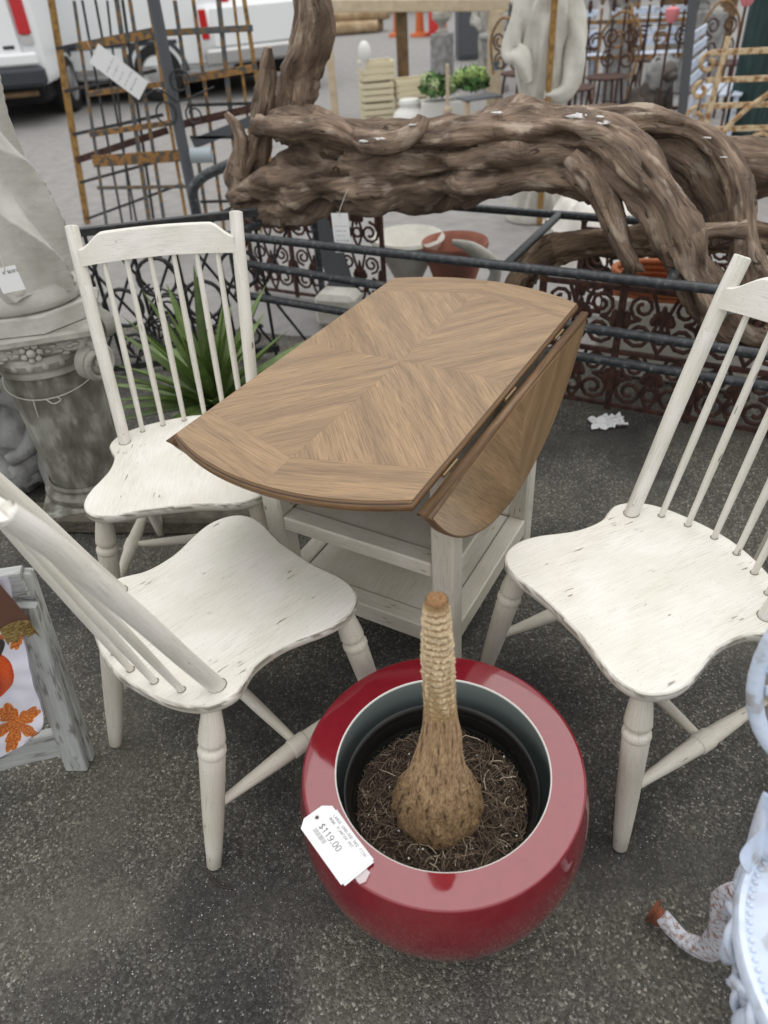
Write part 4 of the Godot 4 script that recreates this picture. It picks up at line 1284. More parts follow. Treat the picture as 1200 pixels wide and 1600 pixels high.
func lattice_cage() -> void:
	var t := thing("lattice_trellis", "rusty iron lattice trellis with ochre corner bar standing before the vans", "trellis")
	# front panel
	var z := -5.5
	var fv := [[-1.66, -1.865, M.rust_grey, 0.02], [-1.61, -1.745, M.iron_black, 0.014], [-1.53, -1.64, M.iron_black, 0.014], [-1.4, -1.55, M.rust_grey, 0.03], [-1.32, -1.44, M.rust_grey, 0.024], [-1.205, -1.275, M.rust_ochre, 0.022]]
	for q in fv:
		iron_bar(t, "upright", q[2], Vector3(q[0], 1.4, z), Vector3(q[1], 0.0, z), q[3], 0.012)
	for q in [[-1.72, 1.165, -1.19, 1.205, 0.045, M.rust_orange], [-1.72, 0.905, -1.2, 0.93, 0.032, M.rust_orange], [-1.79, 0.67, -1.2, 0.705, 0.035, M.rust_orange], [-1.82, 0.505, -1.2, 0.5, 0.075, M.rust_orange], [-1.84, 0.335, -1.22, 0.3, 0.024, M.rust_grey], [-1.87, 0.06, -1.24, 0.05, 0.026, M.rust_grey]]:
		iron_bar(t, "crossbar", q[5], Vector3(q[0], q[1], z + 0.016), Vector3(q[2], q[3], z + 0.016), q[4], 0.008)
	# left panel, running back
	iron_bar(t, "corner_bar", M.rust_ochre, Vector3(-1.925, 1.42, -5.9), Vector3(-2.13, 0.0, -5.9), 0.042, 0.03)
	iron_bar(t, "upright", M.iron_black, Vector3(-1.56, 1.38, -5.88), Vector3(-1.78, 0.0, -5.88), 0.014, 0.012)
	iron_bar(t, "upright", M.iron_black, Vector3(-1.46, 1.38, -5.88), Vector3(-1.61, 0.0, -5.88), 0.02, 0.012)
	for q in [[-1.97, 1.14, -1.24, 1.22, 0.02], [-2.0, 0.89, -1.28, 0.995, 0.022], [-2.03, 0.62, -1.3, 0.735, 0.022], [-2.06, 0.45, -1.29, 0.64, 0.045], [-2.08, 0.3, -1.28, 0.47, 0.02], [-2.11, 0.04, -1.27, 0.29, 0.018]]:
		iron_bar(t, "crossbar", M.rust_dark if q[4] > 0.04 else M.iron_black, Vector3(q[0], q[1], -5.86), Vector3(q[2], q[3], -5.62), q[4], 0.008)
	# right panel
	z = -5.3
	for q in [[-1.01, -1.09, M.rust_grey, 0.024], [-0.9, -0.98, M.rust_orange, 0.022], [-0.75, -0.845, M.rust_grey, 0.03], [-0.66, -0.72, M.rust_ochre, 0.018], [-0.6, -0.575, M.rust_ochre, 0.026]]:
		iron_bar(t, "upright", q[2], Vector3(q[0], 1.37, z), Vector3(q[1], 0.0, z), q[3], 0.012)
	for q in [[-1.12, 1.215, -0.57, 1.205, 0.035, M.rust_grey], [-1.05, 0.965, -0.58, 1.0, 0.045, M.rust_orange], [-1.06, 0.825, -0.59, 0.805, 0.02, M.iron_black], [-1.14, 0.715, -0.6, 0.785, 0.045, M.rust_dark], [-1.08, 0.64, -0.6, 0.61, 0.02, M.iron_black], [-1.07, 0.6, -0.62, 0.72, 0.06, M.slate], [-1.1, 0.24, -0.7, 0.22, 0.02, M.iron_black], [-1.12, 0.1, -0.6, 0.3, 0.02, M.iron_black]]:
		iron_bar(t, "crossbar", q[5], Vector3(q[0], q[1], z + 0.016), Vector3(q[2], q[3], z + 0.016), q[4], 0.008)
	# post with its wire scrolls
	var p := thing("iron_post", "dark blue-grey steel post with curled wire in front of the trellis", "post")
	var s := S()
	tube(s, [Vector3(-1.09, 1.42, -5.1), Vector3(-1.1, 0.7, -5.1), Vector3(-1.105, 0.0, -5.1)], [0.036], 12)
	put("shaft", s, M.slate, p)
	s = S()
	var I := at(Vector3(-1.03, 0.88, -5.06))
	scroll(s, I, Vector2(0, 0.1), 0.07, 0.03, 0, 1.4, 0.006)
	scroll(s, I, Vector2(-0.12, -0.06), 0.06, 0.06, 0, 1.0, 0.006)
	scroll(s, I, Vector2(0.05, -0.08), 0.06, 0.03, 1.0, 1.3, 0.006)
	wire(s, I, [[-0.25, 0.02], [-0.14, 0.07], [-0.03, 0.0], [0.1, 0.03], [0.2, 0.06]], 0.006)
	put("wire_scroll", s, M.iron_black, p)
	s = S()
	tube(s, spline([Vector3(-1.0, 0.3, -4.62), Vector3(-0.99, 0.46, -4.6), Vector3(-0.93, 0.53, -4.6), Vector3(-0.82, 0.575, -4.6), Vector3(-0.6, 0.63, -4.6)], 6), [0.03], 12)
	lone("handrail", s, M.pipe, "curved black handrail pipe behind the log's left end", "handrail")
	s = S()
	tube(s, [Vector3(-1.04, 0.585, -5.0), Vector3(-0.91, 0.58, -5.0)], [0.045], 16)
	tube(s, [Vector3(-0.925, 0.58, -5.0), Vector3(-0.908, 0.58, -5.0)], [0.039], 16)
	lone("plastic_pipe", s, M.pvc, "short pale blue-grey plastic pipe beside the dark post", "pipe")
	hang_tag("white paper tag tied on the trellis's upper left crossbar", Vector3(-1.60, 1.13, -5.42), Vector3(0.75, -0.66, 0), 0.13, 0.34, Vector3(0, 0, 1), Vector3(-1.64, 1.2, -5.46), [])

func back_fences() -> void:
	var t := thing("black_fence_panel", "low black wrought iron fence panel behind the far left chair", "fence", Vector3(-1.04, 0, -3.2), 4.0)
	var I := Transform3D.IDENTITY
	for y in [0.655, 0.03]:
		var s := S()
		bar(s, Vector3(-0.5, y, 0), Vector3(0.6, y + 0.02, 0), 0.032, 0.03, Vector3.UP)
		put("rail", s, M.iron_black, t)
	for i in 7:
		var x := -0.5 + i * 0.18
		var s := S()
		bar(s, Vector3(x, 0, 0.0), Vector3(x, 0.66, 0.0), 0.014, 0.014)
		put("upright", s, M.iron_black, t)
	for i in 8:
		for k in [-1.0, 1.0]:
			var s := S()
			var x := -0.55 + i * 0.16
			bar(s, Vector3(x - k * 0.17, 0.05, 0.012 * k), Vector3(x + k * 0.17, 0.64, 0.012 * k), 0.012, 0.008)
			put("diagonal_bar", s, M.iron_black, t)
	for i in 6:
		var s := S()
		var x := -0.42 + i * 0.18
		scroll(s, at(Vector3(0, 0, 0.03)), Vector2(x, 0.33 + 0.12 * (i % 2)), 0.085, 0.085, 0, 1.0, 0.009, 1.0, 20)
		scroll(s, at(Vector3(0, 0, 0.03)), Vector2(x, 0.14), 0.07, 0.02, 0.5, 1.6, 0.008)
		put("ring", s, M.iron_black, t)
	var F := rack_frame()
	var r := thing("cast_iron_panel", "rust-red cast iron panel of scrolls under the rack at right", "fence", F * Vector3(0, 0, 0.0), -30.0)
	scroll_panel(r, -0.12, 1.7, 0.5, M.rust_dark, 0.0085, 6)
	r = thing("cast_iron_panel", "dark cast iron scroll panel behind the far chair's right post", "fence", F * Vector3(0, 0, -0.62), -30.0)
	scroll_panel(r, -2.0, -1.15, 0.6, M.rust_dark, 0.0075, 3)
	r = thing("cast_iron_panel", "rusty cast iron panel under the hanging log in the rack's shade", "fence", F * Vector3(0, 0, -0.9), -30.0)
	scroll_panel(r, -0.2, 1.6, 0.42, M.rust_dark, 0.008, 5)
	# coil of wire by the far chair
	var s := S()
	for i in 9:
		var c := Vector3(-0.86 + rng.randf_range(-0.04, 0.04), 0.34 + rng.randf_range(-0.12, 0.08), -2.95 + rng.randf_range(-0.04, 0.04))
		var b := Basis.from_euler(Vector3(rng.randf_range(-0.5, 0.5), rng.randf_range(-0.6, 0.6), rng.randf_range(-0.5, 0.5)))
		scroll(s, Transform3D(b, c), Vector2.ZERO, rng.randf_range(0.05, 0.12), rng.randf_range(0.05, 0.12), rng.randf() * TAU, 1.1, 0.005)
	lone("wire_coil", s, M.iron_black, "tangled black wire behind the far left chair's spindles", "wire")

func cream_gate() -> void:
	var t := thing("cream_gate", "cream gate with rust showing and curled bar ends at upper right", "gate", Vector3(2.62, 0, -5.5), -14.0)
	for y in [0.86, 0.7, 0.545, 0.4, 0.2]:
		var s := S()
		bar(s, Vector3(-0.22, y, 0), Vector3(0.9, y, 0), 0.034, 0.022, Vector3.UP)
		put("crossbar", s, M.rust_cream, t)
	for x in [-0.16, 0.5]:
		var s := S()
		bar(s, Vector3(x + 0.03, 0.95, 0.02), Vector3(x - 0.04, 0.0, 0.02), 0.034, 0.022)
		put("upright", s, M.rust_cream, t)
	var s := S()
	tube(s, spline([Vector3(-0.08, 0.0, 0.03), Vector3(-0.05, 0.35, 0.03), Vector3(0.05, 0.5, 0.03), Vector3(0.2, 0.62, 0.03), Vector3(0.32, 0.75, 0.03), Vector3(0.36, 0.95, 0.03)], 6), [0.018], 8)
	put("curved_bar", s, M.rust_cream, t)
	for q in [[-0.22, 0.80, 0.06, PI * 0.5, 1.0], [-0.24, 0.64, 0.055, PI * 0.5, 1.0], [-0.24, 0.475, 0.07, PI * 0.5, 1.1], [0.26, 0.95, 0.085, -PI * 0.5, -0.8], [0.2, 0.29, 0.1, -0.2, 0.7]]:
		s = S()
		scroll(s, Transform3D.IDENTITY, Vector2(q[0], q[1]), q[2], q[2] * 0.35, q[3], q[4], 0.016, 1.0, 18)
		put("curl", s, M.rust_cream, t)
	# tall rusty gate farther back
	t = thing("rusty_gate", "wide rust-brown gate with spear bars behind the log", "gate", Vector3(2.86, 0, -8.5), 0.0)
	for y in [0.56, 0.08, 0.86]:
		s = S()
		bar(s, Vector3(-0.75, y, 0), Vector3(0.62, y - 0.05, 0), 0.035, 0.03, Vector3.UP)
		put("rail", s, M.rust_orange if y > 0.5 else M.rust_dark, t)
	for i in 12:
		s = S()
		var x := -0.7 + i * 0.118
		bar(s, Vector3(x, 0, 0.01), Vector3(x, 0.9 + 0.06 * (i % 2), 0.01), 0.022, 0.016)
		ball(s, Vector3(x, 0.98 + 0.06 * (i % 2), 0.01), Vector3(0.025, 0.06, 0.015), 6)
		put("spear_bar", s, M.rust_orange if i % 3 == 0 else M.rust_dark, t)
	for i in 6:
		s = S()
		scroll(s, at(Vector3(0, 0, 0.02)), Vector2(-0.6 + i * 0.22, 0.68), 0.085, 0.03, 0.3 * i, 1.5, 0.012)
		put("scrollwork", s, M.rust_orange if i % 2 == 0 else M.rust_dark, t)
	s = S()
	bar(s, Vector3(2.6, 1.2, -6.5), Vector3(2.7, 0.0, -6.5), 0.06, 0.05)
	lone("grey_post", s, M.slate, "plain grey post beside the dark lion", "post")
	s = S()
	lathe(s, [Vector2(0, 0), Vector2(0.24, 0), Vector2(0.24, 0.02), Vector2(0.235, 1.5), Vector2(0, 1.5)], 40, at(Vector3(3.5, 0, -6.9)), func(a: float, _y: float) -> float: return 0.05 * sin(a * 14.0))
	lone("green_cover", s, M.green_cloth, "dark green ribbed cloth cover standing behind the cream gate", "cover")
	s = S()
	bar(s, Vector3(1.2, 1.3, -5.0), Vector3(1.2, 0.0, -5.0), 0.032, 0.032)
	lone("rusty_rod", s, M.rust_ochre, "tall thin orange-brown rod before the white statue", "rod")

# ---------------------------------------------------------------- stonework
func robed_statue(label: String, pos: Vector3, turn: float, h: float, m: Material, sd: int, width := 0.25) -> Node3D:
	var t := thing("stone_statue", label, "statue", pos, turn)
	var n := fnl(sd, 1.0, FastNoiseLite.TYPE_SIMPLEX_SMOOTH, 2)
	var s := S()
	var prof := spline([0.62, 0.60, 0.55, 0.52, 0.55, 0.62, 0.66, 0.5, 0.2], 8)
	grid(s, 96, 72, func(u: float, v: float) -> Vector3:
		var a := u * TAU
		var k := v * (prof.size() - 1)
		var i := mini(int(k), prof.size() - 2)
		var r: float = lerpf(prof[i], prof[i + 1], k - i) * width
		var tw := v * 2.2
		var w := n.get_noise_3d(cos(a) * 0.8, sin(a) * 0.8, v * 2.0) * 1.6
		var fold := pow(absf(sin((a + tw) * 3.0 + w * 2.0)), 1.7) - 0.5
		var f2 := sin((a - tw * 1.4) * 5.0 + w * 3.0)
		r *= 1.0 + 0.36 * fold * (1.0 - 0.3 * v) + 0.08 * f2
		return Vector3(cos(a) * r * 1.15, v * h * 0.84 + 0.02, sin(a) * r * 0.85))
	put("robe", s, m, t)
	# arms folded across, shoulders and head
	var y := h * 0.66
	for sx in [-1.0, 1.0]:
		s = S()
		tube(s, spline([Vector3(sx * width * 0.62, y + h * 0.09, 0), Vector3(sx * width * 0.95, y - h * 0.08, 0.05), Vector3(sx * width * 0.7, y - h * (0.16 + 0.05 * sx), width * 0.55), Vector3(-width * 0.2 + sx * width * 0.25, y - h * (0.2 + 0.02 * sx), width * 0.7)], 6), spline([width * 0.24, width * 0.3, width * 0.27, width * 0.12], 6), 16, Vector2.ONE, Vector3.UP, func(a: float, l: float) -> float: return 0.2 * sin(a * 3.0 + l * 18.0))
		put("sleeve", s, m, t)
	s = S()
	ball(s, Vector3(0, h * 0.915, width * 0.1), Vector3(0.058, 0.072, 0.062) * h, 16)
	ball(s, Vector3(0, h * 0.905, width * 0.1 + 0.06 * h), Vector3(0.01, 0.017, 0.014) * h, 8)
	tube(s, [Vector3(0, h * 0.8, 0), Vector3(0, h * 0.88, width * 0.06)], [0.03 * h, 0.027 * h], 12)
	put("head", s, m, t)
	s = S()
	lathe(s, [Vector2(0, 0), Vector2(width * 0.82, 0), Vector2(width * 0.84, 0.02), Vector2(width * 0.8, 0.05), Vector2(width * 0.5, 0.06), Vector2(0, 0.06)], 32, Transform3D(Basis.from_scale(Vector3(1.1, 1, 0.9)), Vector3.ZERO))
	put("base", s, m, t)
	return t

func column_and_statue() -> void:
	var c := Vector3(-1.03, 0, -2.16)
	var t := thing("stone_column", "short mossy fluted stone column with scrolled capital at left", "column", c, 12.0)
	var s := S()
	box(s, at(Vector3(0, 0.04, 0)), Vector3(0.34, 0.08, 0.34), 0.008)
	put("plinth", s, M.stone_moss, t)
	s = S()
	lathe(s, [Vector2(0.0, 0.08), Vector2(0.155, 0.08), Vector2(0.163, 0.09), Vector2(0.163, 0.105), Vector2(0.15, 0.115), Vector2(0.142, 0.122), Vector2(0.146, 0.135), Vector2(0.138, 0.145)], 48)
	put("base_ring", s, M.stone_moss, t)
	s = S()
	var sh := []
	for i in 13:
		var f := i / 12.0
		sh.append(Vector2(lerpf(0.136, 0.146, f), lerpf(0.14, 0.56, f)))
	lathe(s, sh, 120, Transform3D.IDENTITY, func(a: float, _y: float) -> float: return -0.035 * pow(absf(sin(a * 8.0)), 0.8))
	put("shaft", s, M.stone_moss, t)
	s = S()
	lathe(s, [Vector2(0.14, 0.555), Vector2(0.152, 0.562), Vector2(0.152, 0.572), Vector2(0.145, 0.578), Vector2(0.158, 0.59), Vector2(0.17, 0.612), Vector2(0.165, 0.63), Vector2(0.0, 0.635)], 48)
	var cp := put("capital", s, M.stone, t)
	s = S()
	for i in 22:
		var a := TAU * i / 22.0
		ball(s, Vector3(cos(a) * 0.161, 0.607, sin(a) * 0.161), Vector3(0.014, 0.017, 0.012), 8)
	put("egg_band", s, M.stone, cp)
	for sx in [-1.0, 1.0]:
		for sz in [-1.0, 1.0]:
			s = S()
			var vt := Transform3D(Basis(Vector3.UP, deg_to_rad(45.0 * sx * sz)) , Vector3(sx * 0.165, 0.592, sz * 0.165))
			if sz < 0:
				vt.basis = Basis(Vector3.UP, deg_to_rad(180.0 - 45.0 * sx)) 
			else:
				vt.basis = Basis(Vector3.UP, deg_to_rad(45.0 * sx))
			scroll(s, vt.translated_local(Vector3(0, 0, 0.0)), Vector2(0, 0), 0.056, 0.018, PI * 0.5, 1.75 * sx * -1.0, 0.012, 2.0, 34)
			var dt := vt
			dt.basis = vt.basis * Basis(Vector3.RIGHT, PI * 0.5)
			lathe(s, [Vector2(0, -0.03), Vector2(0.054, -0.03), Vector2(0.054, 0.006), Vector2(0.0, 0.006)], 26, dt)
			ball(s, vt * Vector3(0, 0, 0.012), Vector3(0.018, 0.018, 0.014), 10)
			put("volute", s, M.stone, cp)
	s = S()
	box(s, at(Vector3(0, 0.655, 0)), Vector3(0.32, 0.05, 0.32), 0.016)
	box(s, at(Vector3(0, 0.692, 0)), Vector3(0.37, 0.026, 0.37), 0.009)
	put("abacus", s, M.stone, cp)
	for q in [[0.0, 0.181], [PI * 0.5, 0.181], [PI, 0.181], [-PI * 0.5, 0.181]]:
		s = S()
		var b := Basis(Vector3.UP, q[0])
		for i in 7:
			var a := TAU * i / 7.0
			ball(s, b * Vector3(cos(a) * 0.024, 0.655 + sin(a) * 0.024, q[1] - 0.012), Vector3.ONE * 0.011, 7)
		ball(s, b * Vector3(0, 0.655, q[1] - 0.006), Vector3.ONE * 0.014, 8)
		for sx in [-1.0, 1.0]:
			for i in 6:
				ball(s, b * Vector3(sx * (0.045 + i * 0.016), 0.65 + 0.014 * sin(i * 1.7), q[1] - 0.018), Vector3(0.013, 0.006, 0.007), 6)
		put("rosette", s, M.stone, cp)
	# string tied round the shaft
	s = S()
	var pts := []
	for i in 41:
		var a := lerpf(0.2, PI - 0.2, i / 40.0)
		pts.append(Vector3(cos(a) * 0.152, 0.53 - 0.035 * sin(a), sin(a) * 0.152))
	tube(s, pts, [0.0022], 6)
	tube(s, spline([Vector3(-0.02, 0.495, 0.153), Vector3(-0.022, 0.47, 0.156), Vector3(-0.026, 0.435, 0.152)], 4), [0.002], 6)
	tube(s, spline([Vector3(0.02, 0.495, 0.153), Vector3(0.04, 0.482, 0.158), Vector3(0.062, 0.49, 0.15), Vector3(0.05, 0.502, 0.15)], 4), [0.002], 6)
	var st := put("string", s, M.thread)
	st.position = c
	tag(st, "pale string tied round the mossy column", "string")
	# the plinth and the lower robe of the statue standing on it
	var f := thing("draped_statue", "pale stone statue in a long smooth robe standing on the column", "statue", Vector3(-1.035, 0.706, -2.16), 0.0)
	s = S()
	var oct := PackedVector2Array()
	for i in 8:
		var a := TAU * (i + 0.36) / 8.0
		oct.append(Vector2(cos(a) * 0.205, sin(a) * 0.185))
	slab(s, oct, [Vector2(0.006, 0.055), Vector2(0.001, 0.052), Vector2(0.0, 0.048), Vector2(0.0, 0.004), Vector2(0.004, 0.0)], Transform3D.IDENTITY, Transform2D.IDENTITY, null, true)
	put("plinth", s, M.stone_smooth, f)
	s = S()
	lathe(s, [Vector2(0.0, 0.055), Vector2(0.17, 0.055), Vector2(0.184, 0.064), Vector2(0.188, 0.08), Vector2(0.182, 0.1), Vector2(0.168, 0.116), Vector2(0.0, 0.13)], 48, Transform3D(Basis.from_scale(Vector3(1, 1, 0.9)), Vector3.ZERO))
	put("base", s, M.stone_smooth, f)
	var n := fnl(301, 1.0, FastNoiseLite.TYPE_SIMPLEX_SMOOTH, 2)
	s = S()
	grid(s, 210, 90, func(u: float, v: float) -> Vector3:
		var a := u * TAU + v * 1.7
		var y := 0.1 + v * 0.75
		var r := lerpf(0.172, 0.112, sm(0.0, 0.62, v)) + 0.02 * sm(0.7, 0.95, v)
		# long creased folds that sweep down to the lower right
		var w := n.get_noise_3d(cos(a) * 0.9, sin(a) * 0.9, v * 1.4)
		var k := fposmod((a - v * 1.7 + w * 0.3) * 7.0 / TAU, 1.0)
		var fold := 1.0 - absf(k * 2.0 - 1.0)
		fold = pow(fold, 2.0)
		var hem := 0.012 * sin(a * 6.0 + 1.0) * (1.0 - sm(0.0, 0.1, v))
		r *= 1.0 + 0.36 * (fold - 0.35) * (0.6 + 0.6 * sm(-0.3, 0.4, w))
		r = r * (1.0 + 0.07 * w)
		return Vector3(cos(a) * r * 0.98, y + hem, sin(a) * r * 0.9))
	put("robe", s, M.stone_smooth, f)
	s = S()
	for sx in [-1.0, 1.0]:
		ball(s, Vector3(sx * 0.05, 0.122, 0.145), Vector3(0.03, 0.018, 0.034), 12)
	put("foot", s, M.stone_smooth, f)
	for sx in [-1.0, 1.0]:
		s = S()
		tube(s, spline([Vector3(sx * 0.1, 0.88, 0), Vector3(sx * 0.15, 0.72, 0.05), Vector3(sx * 0.03, 0.72, 0.14)], 6), [0.04, 0.045, 0.045, 0.045, 0.04, 0.04, 0.04, 0.035, 0.035, 0.035, 0.03, 0.025, 0.02], 14)
		put("sleeve", s, M.stone_smooth, f)
	s = S()
	tube(s, spline([Vector3(0, 0.8, 0), Vector3(0, 0.88, 0), Vector3(0, 0.93, 0.0), Vector3(0, 0.97, 0.01)], 5), [0.11, 0.12, 0.13, 0.12, 0.12, 0.11, 0.1, 0.09, 0.07, 0.06, 0.05, 0.042, 0.04, 0.04, 0.04, 0.04], 20, Vector2(1, 0.75), Vector3.RIGHT)
	ball(s, Vector3(0, 1.06, 0.015), Vector3(0.075, 0.098, 0.085), 18)
	put("head", s, M.stone_smooth, f)
	hang_tag("white paper tag against the robed statue's hem", Vector3(-0.965, 0.915, -1.965), Vector3(0.1, -1, 0.05), 0.062, 0.066, Vector3(0.1, 0.1, 1), Vector3(-0.97, 0.99, -1.99), [["N MARY", 0.0085, 0.022, 0.014]])
	# crouching weathered figure behind
	var g := thing("grey_figure", "small weathered grey stone figure crouching left of the mossy column", "statue", Vector3(-1.36, 0, -2.28), 20.0)
	s = S()
	var gd := func(d: Vector3) -> float: return n.get_noise_3d(d.x * 2.2, d.y * 2.2, d.z * 2.2) * 0.3
	ball(s, Vector3(0, 0.13, 0), Vector3(0.17, 0.13, 0.15), 28, gd)
	ball(s, Vector3(0.05, 0.26, 0.03), Vector3(0.12, 0.11, 0.12), 26, gd)
	ball(s, Vector3(-0.02, 0.39, 0.0), Vector3(0.1, 0.14, 0.1), 26, gd)
	tube(s, spline([Vector3(0.06, 0.42, 0.05), Vector3(0.15, 0.34, 0.08), Vector3(0.11, 0.24, 0.13), Vector3(0.02, 0.2, 0.15)], 6), spline([0.045, 0.04, 0.034, 0.024], 6), 14)
	tube(s, spline([Vector3(0.0, 0.1, 0.1), Vector3(0.13, 0.2, 0.1), Vector3(0.14, 0.06, 0.16)], 6), spline([0.06, 0.055, 0.04], 6), 14)
	put("body", s, M.stone_grey, g)
	s = S()
	ball(s, Vector3(0.0, 0.57, 0.02), Vector3(0.075, 0.09, 0.08), 20, gd)
	ball(s, Vector3(0.01, 0.56, 0.1), Vector3(0.02, 0.024, 0.02), 8)
	put("head", s, M.stone_grey, g)
	# timber on the ground by the column
	s = S()
	box(s, at(Vector3(-0.86, 0.035, -1.98), Vector3(0, -8, 0)), Vector3(0.9, 0.07, 0.1), 0.012)
	lone("timber_sleeper", s, M.sleeper, "dark wooden sleeper on the ground below the mossy column", "sleeper")

# ---------------------------------------------------------------- vehicles
# built with its tail at the origin, facing away along -z; the side profile is given in (length, height)
func vehicle(called: String, label: String, pos: Vector3, turn: float, prof: Array, width: float, wheels: Array, wr: float) -> Node3D:
	var t := thing(called, label, "van", pos, turn)
	var s := S()
	var w := width * 0.5
	var b := Basis(Vector3(0, 0, -1), Vector3(1, 0, 0), Vector3(0, 1, 0))
	# slab x = length, slab z = height, slab y = width
	b = Basis(Vector3(0, 0, -1), Vector3(1, 0, 0), Vector3(0, -1, 0))
	var poly := PackedVector2Array()
	for p in prof:
		poly.append(Vector2(p[0], -p[1]))
	slab(s, poly, [Vector2(0.12, w), Vector2(0.05, w - 0.03), Vector2(0.012, w - 0.09), Vector2(0.0, w - 0.18), Vector2(0.0, -w + 0.18), Vector2(0.012, -w + 0.09), Vector2(0.05, -w + 0.03), Vector2(0.12, -w)], Transform3D(b, Vector3.ZERO))
	put("body", s, M.van_white, t)
	s = S()
	box(s, at(Vector3(0, 0.36, -prof[0][0] - 2.3)), Vector3(width - 0.3, 0.3, 4.0), 0.05)
	put("chassis", s, M.chassis, t)
	for z in wheels:
		for sx in [-1.0, 1.0]:
			var ws := S()
			var wt := Transform3D(Basis(Vector3.FORWARD, PI * 0.5), Vector3(sx * (w - 0.09), wr, -z))
			lathe(ws, [Vector2(wr * 0.62, -0.1), Vector2(wr * 0.9, -0.105), Vector2(wr, -0.08), Vector2(wr, 0.08), Vector2(wr * 0.9, 0.105), Vector2(wr * 0.62, 0.1)], 32, wt)
			var wh := put("wheel", ws, M.tyre, t)
			ws = S()
			lathe(ws, [Vector2(0, -0.09), Vector2(wr * 0.2, -0.095), Vector2(wr * 0.5, -0.07), Vector2(wr * 0.63, -0.1), Vector2(wr * 0.63, 0.1), Vector2(wr * 0.5, 0.07), Vector2(wr * 0.2, 0.095), Vector2(0, 0.09)], 28, wt)
			put("rim", ws, M.rim, wh)
			# dark arch round the wheel
			ws = S()
			tube(ws, Array(range(13)).map(func(i): return Vector3(sx * (w + 0.002), wr + sin(PI * i / 12.0) * wr * 1.18, -z + cos(PI * i / 12.0) * wr * 1.18)), [0.03], 6)
			put("wheel_arch", ws, M.van_trim, t)
	return t

func rbox(called: String, m: Material, parent: Node, c: Vector3, size: Vector3, bev := 0.02, rot := Vector3.ZERO) -> MeshInstance3D:
	var s := S()
	box(s, at(c, rot), size, bev)
	return put(called, s, m, parent)

